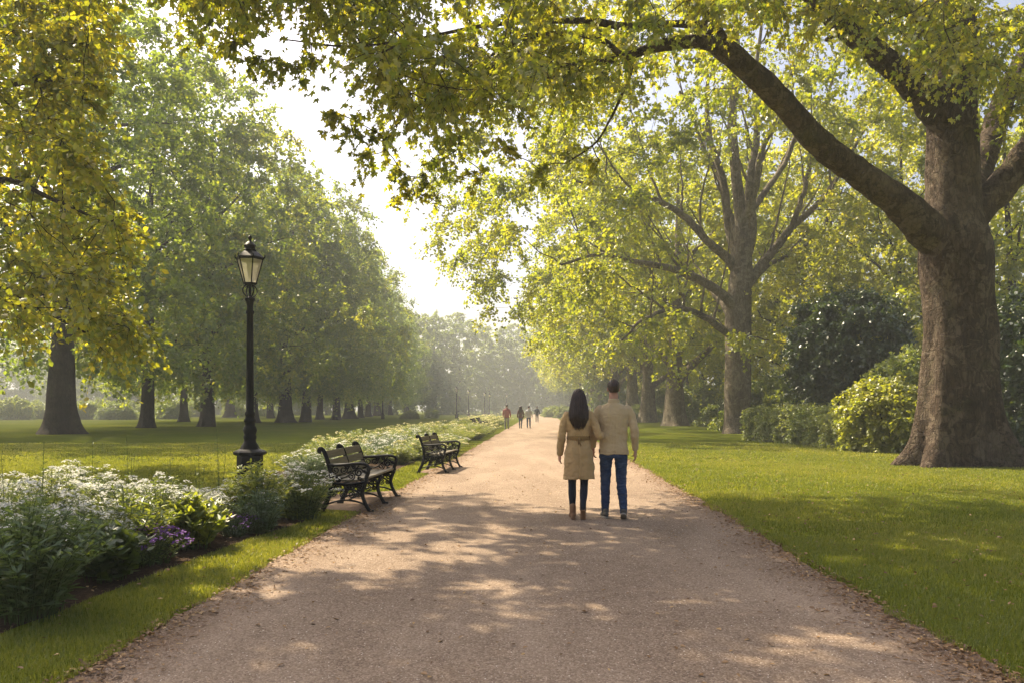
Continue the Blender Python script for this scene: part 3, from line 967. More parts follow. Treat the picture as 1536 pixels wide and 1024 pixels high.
# near golden tree whose branches come in from the left edge
def build_golden():
    rng = np.random.default_rng(61)
    base = np.array([-17.5, 19.5, 0])
    root = thing('golden_tree', 'golden-leaved tree reaching in from the left picture edge', 'tree', base)
    tm = MB()
    zs = np.linspace(-.1, 15, 40)
    prof = np.array([(.3 * math.sin(z * .3), .2 * math.cos(z * .25), z, .55 * max(.1, 1 - z / 16.5)) for z in zs])
    trunk_rings(tm, prof, rng, n=24, seed=9)
    limbs = [prof[8:]]

    def limb(pts, n=26):
        q = np.array([(*(P(x, y, d) - base), r * d / F) for x, y, d, r in pts])
        q = np.concatenate([[(0, 0, max(1.5, q[0][2] - 1.2), .22)], q])
        s = spline(q, n)
        tm.tube(s[:, :3], s[:, 3], 8, cap=False)
        limbs.append(s)
    limb([(-120, 400, 19.5, 9), (0, 429, 19, 5), (36, 440, 18.8, 4), (90, 450, 18.5, 2.6), (160, 480, 18, 1.6)])
    limb([(-140, 420, 19.5, 9), (0, 440, 18.2, 4.5), (56, 462, 17.8, 3), (130, 500, 17.4, 1.6)])
    limb([(-120, 300, 19, 8), (0, 270, 18, 5), (80, 300, 17.5, 3), (150, 330, 17, 2)])
    limb([(-100, 150, 19, 8), (0, 130, 18, 5), (90, 120, 17.5, 3.5), (160, 140, 17, 2)])
    limb([(-80, 20, 19, 8), (40, -40, 18, 5), (150, -60, 17, 3), (250, -40, 16, 2)])
    ex = [-400, 0, 60, 100, 140, 165, 200, 235]
    by = [-200, -100, 0, 100, 200, 300, 330, 430, 480, 520, 545, 600]
    bxr = [330, 240, 165, 150, 135, 185, 200, 165, 210, 225, 150, 60]
    cl = []
    while len(cl) < 300:
        py = rng.uniform(-160, 575); lim = np.interp(py, by, bxr) - 14
        px = lim - abs(rng.normal(0, 1)) * 120 if rng.random() < .75 else rng.uniform(-500, lim)
        if px < -520 or (py > 500 and rng.random() < .6) or (py > 505 and px < 140):
            continue
        d = rng.normal(18.6, 2.2)
        cl.append(P(px, py, min(max(d, 14.5), 24)) - base)
    for px, py in ((150, 545), (225, 525), (190, 505)):
        cl.append(P(px, py - 25, 20) - base)
    for _ in range(300):  # unseen overhead clumps, added above the frame to shade the foreground path
        px = rng.uniform(-420, 560)
        cl.append(P(px, rng.uniform(-680, -130), rng.uniform(9.8, 13) if px < 90 else rng.uniform(10.5, 16)) - base)
    for px, py in ((330, 10), (290, 0), (370, -20), (420, -10), (250, 20)):
        cl.append(P(px, py - 30, 16.5) - base)
    cl = np.array(cl)
    for pts, rr in grow(limbs, cl, rng, .5, .010):
        tm.tube(pts, rr, 5, cap=False)
    lm = MB()
    foliage(lm, cl, np.array([0, 0, 8.]), rng, .135, 7, 19, .75, .45, OVAL, OVAL_F, .47, .24, twig_mb=tm)
    tm.build('trunk', MAT['bark_left'], root)
    lm.build('crown', MAT['leaf_gold'], root, smooth=False)


build_golden()


# ------------------------------------------------------------------ shrubs
def shrub(name, seed, R, Ht, z0, leaf, mat, n_cl, twigs, per, cs, label, cat, loc, group=None, tv=OVAL, tf=OVAL_F, base_tint=.45, tspread=.17, stems=7, bark=None, low=.75, peak=.42, droop=.25, sy=1.0, clear=0.0, lobes=.16):
    rng = np.random.default_rng(seed)
    cl = envelope(rng, n_cl, R, z0, Ht, low=low, peak=peak, shell=.3, lobes=lobes)
    cl[:, 1] *= sy
    limbs = []
    tm = MB()
    for k in range(stems):
        a = rng.uniform(0, 6.28); q = cl[rng.integers(len(cl))] * np.array([.55, .55, .8])
        p0 = np.array([.12 * R * math.cos(a), .12 * R * math.sin(a), -.05])
        q[2] = max(q[2], clear + .3)
        pts = bez(p0, p0 * 1.3 + np.array([0, 0, .35 * q[2] + clear * .5]), q * .7 + np.array([0, 0, .1]), q, 9)
        rr = np.linspace(.022 * Ht ** .8 + .012, .012, 9)
        tm.tube(pts, rr, 6, cap=False)
        limbs.append(np.concatenate([pts, rr[:, None]], 1))
    for pts, rr in grow(limbs, cl, rng, .4, .006):
        tm.tube(pts, rr * .7, 4, cap=False)
    lm = MB()
    foliage(lm, cl, np.array([0, 0, (z0 + Ht) * .4]), rng, leaf, twigs, per, cs, droop, tv, tf, base_tint, tspread, flat=.9)
    root = thing(name, label, cat, loc, 0, group)
    tm.build('stem', bark or MAT['bark_left'], root)
    lm.build('foliage', mat, root, smooth=False)
    return root


GH = 'pale hedge shrubs behind the right lawn'
hs = shrub('hedge_shrub', 71, .95, 1.45, .05, .10, MAT['leaf_hedge'], 120, 6, 17, .34, '', 'shrub', (0, 0, 0), GH, stems=9, low=.92, peak=.5, base_tint=.68)
pts = [(1148, 37.5), (1176, 36), (1200, 34.5), (1226, 33), (1252, 31.6), (1276, 30.2)]
hl = ['leftmost pale hedge shrub beside the fanning plane trunk', 'second pale hedge shrub from the fanning plane trunk', 'third pale hedge shrub from the fanning plane trunk', 'third pale hedge shrub from the yellow bush',
      'second pale hedge shrub from the yellow bush', 'pale hedge shrub touching the yellow bush']
for i, (px, d) in enumerate(pts):
    loc = ((px - 768) / F * d, d, 0)
    if i == 0:
        hs.location = loc; hs['label'] = hl[0]
    else:
        dup(hs, loc, i * 1.7, (1.03, 1.03, .93 + .12 * ((i * 7) % 3) / 2), hl[i])
ys_ = shrub('yellow_shrub', 72, 1.35, 2.45, .08, .125, MAT['leaf_yellow'], 210, 7, 15, .42, 'bright yellow-green bush left of the huge trunk', 'shrub', ((1325 - 768) / F * 27.4, 27.4, 0), stems=12, low=.8, peak=.45, base_tint=.5)
ev = shrub('evergreen_tree', 73, 2.4, 6.7, 2.3, .15, MAT['leaf_dark'], 430, 8, 17, .55, 'round dark evergreen tree rising behind the pale hedge', 'tree', ((1272 - 768) / F * 36, 36, 0), stems=9, low=.8, peak=.42, clear=1.4, bark=MAT['bark_left'], base_tint=.45)
shrub('evergreen_shrub', 74, 2.3, 5.6, .3, .14, MAT['leaf_dark'], 300, 8, 16, .55, 'tall dark evergreen shrub at the right picture edge behind the huge trunk', 'shrub', ((1545 - 768) / F * 28, 28, 0), stems=9, low=.85, base_tint=.55)
shrub('green_shrub', 75, 1.7, 3.6, .2, .13, MAT['leaf_hedge'], 190, 7, 16, .5, 'loose light green shrub between the yellow bush and the huge trunk', 'shrub', ((1375 - 768) / F * 31, 31, 0), stems=8, base_tint=.5)
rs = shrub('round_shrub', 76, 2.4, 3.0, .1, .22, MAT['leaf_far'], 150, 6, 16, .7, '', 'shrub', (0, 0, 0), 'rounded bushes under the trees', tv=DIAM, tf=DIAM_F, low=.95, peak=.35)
rl = [(1052, 82, 1.25, 'bluish rounded bush left of the fanning plane trunk'), (1078, 66, .62, 'low rounded bush at the foot of the fanning plane'), (985, 92, .55, 'low rounded bush just left of the third plane trunk'),
      (962, 100, .65, 'rounded bush in front of the far right-hand trunks'), (1140, 52, 1.0, 'dark rounded bush right of the fanning plane trunk'), (1222, 48, 1.1, 'dark bush behind the middle of the pale hedge'), (1180, 56, 1.3, 'dark bush behind the left of the pale hedge'),
      (1000, 112, 1.4, 'tall rounded bush in haze behind the third plane'), (845, 128, .62, 'low bush at the right of the far path, nearest of three'), (832, 142, .62, 'low bush at the right of the far path, middle of three'), (824, 158, .62, 'low bush at the right of the far path, farthest of three'),
      (975, 128, 1.5, 'large rounded bush in haze behind the far right trunks'), (1490, 38, 1.0, 'dark rounded bush behind the huge trunk on its right'), (1560, 33, .75, 'low dark bush at the right picture edge'), (1420, 44, 1.35, 'tall dark bush hidden behind the huge trunk'),
      (1110, 88, 1.5, 'tall bush in haze behind the fanning plane'), (1500, 56, 1.7, 'large dark bush in the wood right of the huge trunk')]
for i, (px, d, sc, lb) in enumerate(rl):
    loc = ((px - 768) / F * d, d, 0)
    if i == 0:
        rs.location = loc; rs.scale = (sc,) * 3; rs['label'] = lb
    else:
        dup(rs, loc, i * 2.1, (sc * (1 + .2 * math.sin(i * 3)), sc, sc), lb)
lb2 = [(-14, 116), (22, 108), (50, 118), (128, 112), (150, 122), (176, 110), (186, 126), (236, 130), (258, 118), (60, 140), (110, 150), (350, 150), (615, 118), (648, 128), (4, 150), (205, 150), (290, 150), (395, 160)]
order = sorted(range(len(lb2)), key=lambda i: lb2[i][0])
for i, (px, d) in enumerate(lb2):
    sc = .8 if px < 600 else .42
    dup(rs, ((px - 768) / F * d, d, 0), i * 1.3, (sc * 1.25, sc, sc * (.9 + .3 * math.sin(i * 5) ** 2)), 'hazy rounded bush on the far side of the left lawn, %s from the left' % ORD[order.index(i)], 'rounded bushes across the left lawn')


# ------------------------------------------------------------------- lamps
def make_lamp(label, loc):
    root = thing('street_lamp', label, 'street lamp', loc)
    m = MB()
    m.lathe([(0, 0), (.30, 0), (.30, .10), (.27, .12), (.27, .52), (.34, .55), (.345, .60), (.30, .63), (.22, .66), (.19, .70)], 8, phase=math.pi / 8)
    m.build('base', MAT['iron'], root, smooth=False)
    m = MB()
    m.lathe([(.19, .70), (.17, .74), (.13, .80), (.12, .86), (.135, .89), (.135, .93), (.115, .96), (.13, 1.00), (.145, 1.06), (.13, 1.12), (.105, 1.15), (.105, 1.22), (.125, 1.24), (.125, 1.28), (.10, 1.31), (.095, 1.36), (.108, 1.38), (.108, 1.42), (.082, 1.46),
             (.078, 1.9), (.07, 3.15), (.068, 3.50), (.085, 3.52), (.085, 3.56), (.068, 3.59), (.066, 3.68), (.08, 3.76), (.105, 3.80), (.105, 3.84), (.05, 3.86), (.028, 3.88), (.022, 4.16)], 20)
    m.build('post', MAT['iron'], root)
    m = MB()
    for k in range(4):
        a = k * math.pi / 2 + math.pi / 4
        t = np.linspace(0, 1, 15)
        r = .05 + .12 * np.sin(t * math.pi) ** .8 - .01 * t
        r[-1] = .13
        z = 3.86 + t * .28
        m.tube(np.stack([r * math.cos(a), r * math.sin(a), z], -1), .012, 7)
        c = np.linspace(0, 5.2, 12)
        q = .035 * (1 - c / 9)
        m.tube(np.stack([(.10 + q * np.cos(c)) * math.cos(a), (.10 + q * np.cos(c)) * math.sin(a), 4.08 + q * np.sin(c)], -1), .008, 6)
    m.build('bracket', MAT['iron'], root)
    # lantern: six tapering glass sides in iron bars
    n = 6
    zb, zt, rb, rt = 4.15, 4.66, .135, .275
    fm = MB()
    fm.lathe([(0, 4.13), (.10, 4.13), (.15, 4.14), (.155, 4.165), (.135, 4.17), (0, 4.17)], n)
    fm.lathe([(rt - .03, zt - .01), (rt + .012, zt - .012), (rt + .02, zt + .02), (rt - .03, zt + .022)], n)
    for k in range(n):
        a = k * 2 * math.pi / n
        fm.tube([(rb * math.cos(a), rb * math.sin(a), zb + .01), (rt * math.cos(a), rt * math.sin(a), zt)], .0135, 6)
        # little crown spikes on the corners
        x, y = (rt + .02) * math.cos(a), (rt + .02) * math.sin(a)
        fm.tube([(x * .97, y * .97, zt + .01), (x * 1.07, y * 1.07, zt + .045), (x * 1.08, y * 1.08, zt + .085), (x * 1.02, y * 1.02, zt + .11)], [.012, .014, .011, .003], 6)
    lf = fm.build('lantern', MAT['iron'], root, smooth=False)
    for k in range(n):
        a0, a1 = k * 2 * math.pi / n, (k + 1) * 2 * math.pi / n
        v = [(r * math.cos(a) * .985, r * math.sin(a) * .985, z) for r, z in ((rb, zb + .02), (rt, zt - .012)) for a in (a0, a1)]
        MB().add(v, [[0, 1, 3, 2]]).build('pane', MAT['glass'], lf, smooth=False)
    m = MB()
    m.lathe([(.012, 4.17), (.03, 4.19), (.03, 4.26), (.018, 4.29), (.028, 4.33), (.045, 4.38), (.045, 4.52), (.028, 4.57), (0, 4.58)], 12)
    m.build('burner', MAT['lampwhite'], lf)
    m = MB()
    m.lathe([(rt + .025, zt + .02), (rt + .03, zt + .04), (rt - .01, zt + .075), (rt - .075, zt + .13), (rt - .13, zt + .17), (.13, zt + .185), (.125, zt + .20)], n)
    m.lathe([(.13, zt + .19), (.135, zt + .205), (.11, zt + .22), (.105, zt + .27), (.125, zt + .29), (.125, zt + .30), (.10, zt + .33), (.06, zt + .37), (.03, zt + .39), (.024, zt + .42), (.042, zt + .44), (.046, zt + .465), (.03, zt + .495), (.014, zt + .51), (.012, zt + .535), (0, zt + .55)], 18)
    m.build('roof', MAT['iron'], root, smooth=False)
    return root


MAT['lampwhite'] = plain('milk_glass', (.7, .68, .62), .4, .4)
d = 16.3
lamp = make_lamp('tall black lamp post with glass lantern standing behind the white flowers', ((375 - 768) / F * d, d, 0))
lamp.scale = (.96, .96, .965)
fl = [(574, 118, 'distant lamp post standing alone on the left lawn under the lime trees'), (685, 128, 'distant lamp post behind the far flower bed, nearest the middle of the lawn'),
      (703, 146, 'distant lamp post right of the single dark post behind the flower bed'), (727, 165, 'distant lamp post of a close pair, left one'), (734, 176, 'distant lamp post of a close pair, right one'), (760, 180, 'distant lamp post above the man in the faded red shirt')]
for px, d, lb in fl:
    dup(lamp, ((px - 768) / F * d, d, 0), px, 1.0, lb, 'distant lamp posts along the avenue')
lamp['group'] = ''
del lamp['group']


# ----------------------------------------------------------------- benches
def make_bench(label, loc, rz):
    root = thing('park_bench', label, 'bench', loc, rz, 'cast iron benches beside the path')
    hl = .98

    def frame(x, arm):
        m = MB()

        def T(pts, r, n=8, num=26, flat=1.35):
            q = np.array([(x, a, b) for a, b in pts])
            rr = np.linspace(r[0], r[1], num) if isinstance(r, tuple) else r
            m.tube(spline(q, num), rr, n, flat=flat)
        # rear leg and back upright, rolled over at the top
        T([(-.36, 0), (-.33, .07), (-.27, .20), (-.225, .36), (-.225, .46), (-.255, .62), (-.305, .78), (-.35, .87), (-.395, .885), (-.405, .85), (-.375, .84)], (.028, .02), num=40)
        m.box((x, -.365, .012), (.05, .09, .025))
        # front leg: cabriole curve
        T([(.33, 0), (.285, .06), (.235, .17), (.215, .27), (.245, .36), (.275, .43)], (.026, .03), num=26)
        m.box((x, .335, .012), (.05, .09, .025))
        # seat rail
        T([(-.235, .405), (-.10, .385), (.08, .39), (.22, .41), (.285, .432)], .022)
        # lower arch and stretcher
        T([(-.275, .17), (-.15, .275), (0, .315), (.13, .29), (.225, .20)], .014)
        T([(-.30, .10), (-.1, .155), (.1, .15), (.27, .09)], .013)

        def scroll(cy, cz, r, turns=1.6, a0=0.0, s=1, w=.009):
            t = np.linspace(0, 1, 26)
            a = a0 + s * t * turns * 2 * math.pi
            rr = r * (1 - .78 * t)
            m.tube(np.stack([np.full(26, x), cy + rr * np.cos(a), cz + rr * np.sin(a)], -1), w, 6, flat=1.4)
        for cy, cz, r, a0, s in ((-.14, .335, .055, 0, 1), (-.02, .352, .04, 3.1, -1), (.08, .345, .045, 0, 1), (.175, .33, .05, 3.1, -1), (-.2, .25, .045, 1, -1), (.17, .24, .04, 2, 1), (-.06, .24, .05, 1.5, 1), (.06, .24, .05, 1.5, -1)):
            scroll(cy, cz, r, 1.6, a0, s)
        if arm:
            f = m.build('leg_frame', MAT['iron'], root)
            m = MB()
            T([(-.262, .655), (-.15, .655), (0, .665), (.12, .675), (.22, .675), (.29, .65), (.315, .60), (.29, .555), (.25, .56), (.245, .59)], (.024, .02), num=40, flat=1.7)
            T([(.305, .62), (.30, .55), (.275, .49), (.275, .43)], (.02, .022))
            T([(-.24, .52), (-.12, .47), (0, .50), (.1, .58), (.17, .65)], .011)
            for cy, cz, r, a0, s in ((-.165, .585, .06, 1.5, 1), (-.05, .585, .06, 1.5, -1), (.06, .50, .055, -1.5, 1), (.165, .55, .065, 0, 1), (-.13, .45, .035, 0, -1), (.18, .465, .03, 2, 1), (.0, .625, .035, 0, 1), (.09, .63, .03, 3, -1)):
                scroll(cy, cz, r, 1.6, a0, s)
            m.build('armrest', MAT['iron'], f)
        else:
            m.build('leg_frame', MAT['iron'], root)
    frame(-hl, True); frame(0, False); frame(hl, True)
    m = MB()
    for i in range(4):
        y = -.16 + i * .125
        z = .432 - .012 * math.sin(i / 3 * math.pi) + (.012 if i == 3 else 0)
        a = (-.10, -.03, .03, .10)[i]
        Rm = Matrix.Rotation(a, 3, 'X')
        m.box((0, y, z + .012), (2 * hl - .02, .112, .03), np.array(Rm), bev=.006)
    m.build('seat', MAT['wood'], root, smooth=False)
    m = MB()
    for i, (y, z) in enumerate(((-.222, .55), (-.262, .675), (-.308, .80))):
        Rm = Matrix.Rotation(rad(70 + 0 * i) , 3, 'X')
        for sgn in (-1, 1):
            m.box((sgn * hl / 2, y + .0, z), (hl - .05, .112, .028), np.array(Matrix.Rotation(rad(109), 3, 'X')), bev=.006)
    m.build('backrest', MAT['wood'], root, smooth=False)
    m = MB()
    m.tube([(-hl, .0, .155), (hl, .0, .155)], .011, 8)
    m.tube([(-hl, -.1, .385), (hl, -.1, .385)], .011, 8)
    m.build('stretcher', MAT['iron'], root)
    return root


b1 = make_bench('nearest black iron bench with wooden slats on gravel beside the flowers', (-2.28, 12.25, .004), rad(-90 - 3))
b2 = dup(b1, (-1.70, 19.1, .004), rad(-90 - 6), .95, 'second black iron bench, standing at the path edge by the far flower bed')
b3 = dup(b1, (-1.98, 47.5, 0), rad(-90 - 2), 1.0, 'far bench at the end of the yellow bed behind the walkers')
b4 = dup(b1, (-1.85, 52.2, 0), rad(-90 - 2), 1.0, 'farthest bench beside the man in the faded red shirt')


# ------------------------------------------------------------------ people
def remesh(mb, name, mat, parent, vox=.006, it=4, fac=.5, disp=None, planar=None):
    me = mb.mesh('tmp')
    bm = bmesh.new(); bm.from_mesh(me)
    bmesh.ops.recalc_face_normals(bm, faces=bm.faces)
    bm.to_mesh(me); bm.free()
    o = bpy.data.objects.new('tmp', me); COL.objects.link(o)
    r = o.modifiers.new('r', 'REMESH'); r.mode = 'VOXEL'; r.voxel_size = vox
    s = o.modifiers.new('s', 'SMOOTH'); s.factor = fac; s.iterations = it
    dg = bpy.context.evaluated_depsgraph_get()
    e = bpy.data.meshes.new_from_object(o.evaluated_get(dg))
    bpy.data.objects.remove(o); bpy.data.meshes.remove(me)
    n = len(e.vertices)
    if disp is not None:
        co = np.empty(n * 3, np.float32); e.vertices.foreach_get('co', co); co = co.reshape(-1, 3)
        no = np.empty(n * 3, np.float32); e.vertices.foreach_get('normal', no); no = no.reshape(-1, 3)
        co = co + no * disp(co)[:, None]
        e.vertices.foreach_set('co', co.astype(np.float32).ravel()); e.update()
    return link(name, e, mat, parent)


def folds(amp, sc=(9, 9, 5), seed=0, extra=None):
    def f(co):
        out = np.empty(len(co))
        for i, c in enumerate(co):
            out[i] = mnoise.fractal(Vector((c[0] * sc[0] + seed, c[1] * sc[1], c[2] * sc[2])), .8, 2.0, 3)
        out = amp * out
        if extra is not None:
            out = out + extra(co)
        return out
    return f


def chain(mb, pts, r, n=16, num=None, flat=1.0):
    q = np.concatenate([np.array(pts, float), np.array(r, float)[:, None]], 1)
    s = spline(q, num or len(pts) * 5)
    # rounded ends
    a, b = s[0], s[-1]
    da, db = unit(s[0, :3] - s[1, :3]), unit(s[-1, :3] - s[-2, :3])
    pre = [np.append(a[:3] + da * a[3] * k, a[3] * math.sqrt(1 - k * k)) for k in (.98, .8, .45)]
    post = [np.append(b[:3] + db * b[3] * k, b[3] * math.sqrt(1 - k * k)) for k in (.45, .8, .98)]
    s = np.concatenate([pre, s, post])
    mb.tube(s[:, :3], s[:, 3], n, flat=flat)


def hand(mb, wrist, d, side, palm_n, curl=.5, sc=1.0):
    """palm, five unequal curled fingers and a thumb; d: pointing direction, palm_n: palm normal"""
    w = np.array(wrist, float); d = unit(np.array(d, float)); p = unit(np.array(palm_n, float))
    p = unit(p - d * np.dot(p, d)); s = np.cross(d, p) * side
    for k in (-.026, -.009, .009, .026):
        chain(mb, [w - d * .01 * sc + s * k * .5 * sc, w + d * .045 * sc + s * k * .85 * sc, w + d * .09 * sc + s * k * sc], [.017 * sc, .0165 * sc, .0125 * sc], 10)
    for k, l in ((-.029, .062), (-.010, .074), (.010, .08), (.029, .07)):
        b = w + d * .09 * sc + s * k * sc
        pts = [b]
        ang = 0
        for j, f in enumerate((.45, .32, .25)):
            ang += curl * (.45, .75, .6)[j]
            pts.append(pts[-1] + (d * math.cos(ang) + p * math.sin(ang)) * l * f * sc * 1.05)
        chain(mb, pts, [.0105 * sc, .0098 * sc, .0088 * sc, .0075 * sc], 9)
    b = w + d * .028 * sc + s * .026 * sc
    chain(mb, [b, b + (d * .6 + s * .6 + p * .35) * .034 * sc, b + (d * .95 + s * .62 + p * .55) * .05 * sc, b + (d * 1.35 + s * .55 + p * .8) * .058 * sc], [.0145 * sc, .0125 * sc, .011 * sc, .0085 * sc], 9)


def head(mb, z, fwd=1, sc=1.0):
    """z: chin-to-crown centre height; face looks along +Y"""
    c = np.array([0, .012, z])
    mb.ball(c + (0, -.008, .022), (.074 * sc, .094 * sc, .093 * sc), 24, 16)      # skull
    mb.ball(c + (0, .028, -.045), (.058 * sc, .062 * sc, .072 * sc), 20, 14)      # jaw and cheeks
    mb.ball(c + (0, .070, -.098), (.022 * sc, .018 * sc, .018 * sc), 12, 8)       # chin
    chain(mb, [c + (0, .086, .012), c + (0, .104, -.022), c + (0, .10, -.036)], [.009, .0125, .012], 10)   # nose
    for s in (-1, 1):
        mb.ball(c + (s * .030, .078, .006), (.014, .010, .0095), 12, 8)           # eyelids
        mb.ball(c + (s * .032, .078, .026), (.021, .010, .006), 12, 8)            # brow
        mb.ball(c + (s * .077, -.004, -.012), (.009, .020, .032), 12, 10)         # ear
        mb.ball(c + (s * .013, .088, -.064), (.016, .008, .0055), 10, 6)          # lips
        mb.ball(c + (s * .013, .087, -.074), (.014, .008, .006), 10, 6)


def foot(mb, ankle, heel_up=0.0, yaw=0.0, sc=1.0):
    """shoe pointing +Y; ankle = (x, y) on the ground, heel_up lifts the heel about the ball of the foot"""
    m = MB()
    L = .27 * sc
    chain(m, [(0, -.055, .05), (0, .0, .052), (0, .08, .045), (0, .15, .036), (0, .19, .033)], [.036 * sc, .040 * sc, .042 * sc, .040 * sc, .030 * sc], 16)
    m.ball((0, -.02, .075), (.038 * sc, .05 * sc, .055 * sc), 14, 10)
    return m


def place_foot(dst, m, ankle, heel_up, yaw):
    piv = np.array([0, .12, 0.0])
    Rx = np.array(Matrix.Rotation(-heel_up, 3, 'X')); Rz = np.array(Matrix.Rotation(yaw, 3, 'Z'))
    for v, l, c, t in zip(m.v, m.l, m.c, m.t):
        pass
    V = np.concatenate(m.v)
    V[:, 2] = np.maximum(V[:, 2], 0.0)
    V = (V - piv) @ Rx.T + piv
    V = V @ Rz.T + np.array([ankle[0], ankle[1], 0])
    dst.v.append(V); n0 = dst.n
    for l, c, t in zip(m.l, m.c, m.t):
        dst.l.append(l + n0); dst.c.append(c); dst.t.append(t)
    dst.n += len(V)


def make_man(label, loc, rz, scale=1.0, coat='beige', legs='denim', shoe='shoe', fine=True, hem=.845, group=None):
    vx = .0052 if fine else .012
    root = thing('person', label, 'person', loc, rz, group)
    root.scale = (scale,) * 3
    # --- the pose (facing +Y)
    lh, rh = np.array([-.095, 0, .93]), np.array([.095, 0, .93])
    lk, rk = np.array([-.10, .055, .50]), np.array([.105, .03, .50])
    la, ra = np.array([-.105, .045, .10]), np.array([.115, -.13, .125])
    ls, rs_ = np.array([-.192, -.005, 1.445]), np.array([.192, -.005, 1.445])
    le, re = np.array([-.262, .01, 1.16]), np.array([.268, -.05, 1.155])
    lw, rw = np.array([-.262, .10, .935]), np.array([.288, .02, .905])
    m = MB()
    head(m, 1.712)
    chain(m, [(0, -.012, 1.46), (0, -.004, 1.55), (0, .006, 1.62)], [.066, .058, .06], 18)
    m.loft([(0, 0, .86, .15, .10), (0, 0, 1.0, .145, .10), (0, 0, 1.25, .17, .11), (0, 0, 1.40, .18, .10), (0, -.005, 1.48, .12, .075), (0, -.008, 1.52, .06, .055)])
    for a, b, c in ((ls, le, lw), (rs_, re, rw)):
        chain(m, [a * .92 + b * .08, (a + b) / 2, b, (b + c) / 2, c], [.040, .042, .038, .036, .026], 14)
    for a, b, c in ((lh, lk, la), (rh, rk, ra)):
        chain(m, [a, (a * .5 + b * .5), b, (b * .55 + c * .45), c], [.085, .072, .052, .050, .036], 14)
    hand(m, lw, lw - (lw + le) / 2 + np.array([0, .02, -.08]), -1, (.75, .25, 0), .62)
    hand(m, rw, rw - (rw + re) / 2 + np.array([0, 0, -.08]), 1, (-.75, .25, 0), .5)
    b_ = remesh(m, 'body', MAT['skin'], root, .0048 if fine else .011, 3)
    em = MB()
    for s in (-1, 1):
        em.ball((s * .030, .093, 1.718), (.0105, .006, .006), 12, 8)
    em.build('eye', MAT['eye'], b_)
    # --- short hair
    m = MB()
    m.ball((0, -.006, 1.742), (.081, .101, .094), 28, 18)
    m.ball((0, -.045, 1.70), (.068, .055, .068), 20, 12)

    def cut(co):
        # lifts off the face and tapers at the nape
        face = np.clip((co[:, 1] - .035) / .03, 0, 1) * np.clip((1.79 - co[:, 2]) / .03, 0, 1)
        low = np.clip((1.66 - co[:, 2]) / .03, 0, 1)
        return -.030 * np.maximum(face, low)
    remesh(m, 'hair', MAT['hair'], root, .006, 2, disp=folds(.0035, (60, 60, 40), 3, cut))
    # --- jeans
    m = MB()
    m.loft([(0, -.005, .80, .17, .115, 2.3), (0, -.01, .90, .176, .122, 2.3), (0, -.005, 1.0, .165, .112, 2.2)])
    for a, b, c, s in ((lh, lk, la, -1), (rh, rk, ra, 1)):
        chain(m, [a + (0, 0, -.05), a * .6 + b * .4, b, b * .5 + c * .5 + (0, -.012, 0), c + (0, 0, .04), c + (0, 0, -.015)], [.098, .086, .067, .062, .050, .049], 18)
    remesh(m, 'trousers', MAT[legs], root, vx * 1.15, 3, disp=folds(.010, (8, 8, 22), 1))
    # --- jacket
    m = MB()
    m.loft([(0, -.005, hem, .192, .138, 2.4), (0, -.005, hem + .05, .194, .138, 2.4), (0, -.005, 1.02, .180, .128, 2.4), (0, -.01, 1.15, .182, .128, 2.4), (0, -.012, 1.28, .198, .136, 2.4),
            (0, -.012, 1.38, .208, .130, 2.4), (0, -.012, 1.44, .195, .110, 2.2), (0, -.012, 1.495, .135, .085, 2.1), (0, -.010, 1.53, .078, .07)], 40)
    for a, b, c, s in ((ls, le, lw, -1), (rs_, re, rw, 1)):
        chain(m, [a + (-.020 * s, 0, -.022), a * .62 + b * .38 + (s * .006, 0, 0), b + (0, -.006, 0), b * .45 + c * .55, c + (0, 0, .015)], [.070, .064, .055, .049, .042], 18)

    def seam(co):
        back = (co[:, 1] < -.02).astype(float) * (np.abs(co[:, 0]) < .2)
        s = -.004 * np.exp(-(co[:, 0] / .006) ** 2) * back * (co[:, 2] < 1.36)
        s += -.003 * np.exp(-((co[:, 2] - 1.365 + .12 * np.abs(co[:, 0])) / .006) ** 2) * back
        s += -.004 * np.exp(-((co[:, 2] - hem - .03) / .005) ** 2) * (np.abs(co[:, 0]) < .21)
        return s
    j = remesh(m, 'jacket', MAT[coat], root, vx * 1.2, 3, disp=folds(.012, (8, 8, 8), 5, seam))
    m = MB()
    m.lathe([(.074, 1.495), (.078, 1.53), (.073, 1.565), (.066, 1.575), (.062, 1.56), (.064, 1.52)], 28, (0, -.006, 0))
    m.build('collar', MAT[coat], j)
    # --- shoes
    for a, up, yaw in ((la, .04, .12), (ra, .42, -.12)):
        m = MB()
        f = foot(m, a)
        place_foot(m, f, (a[0], a[1] - .02), up, yaw)
        sh = remesh(m, 'shoe', MAT[shoe], root, .006, 2)
        m2 = MB()
        q = MB()
        th = np.linspace(0, 2 * np.pi, 24, endpoint=False)
        oy = .065 + .155 * np.sin(th); ox = (.046 - .006 * np.cos(2 * th)) * np.cos(th)
        v = np.concatenate([np.stack([ox, oy, np.zeros(24)], -1), np.stack([ox, oy, np.full(24, .022)], -1)])
        q.add(v, [[i, (i + 1) % 24, 24 + (i + 1) % 24, 24 + i] for i in range(24)])
        q.l += [np.arange(24)[::-1], np.arange(24) + 24]; q.c += [np.array([24])] * 2; q.t += [np.array([.5])] * 2
        place_foot(m2, q, (a[0], a[1] - .02), up, yaw)
        m2.build('sole', MAT['sole'], sh, smooth=False)
    return root


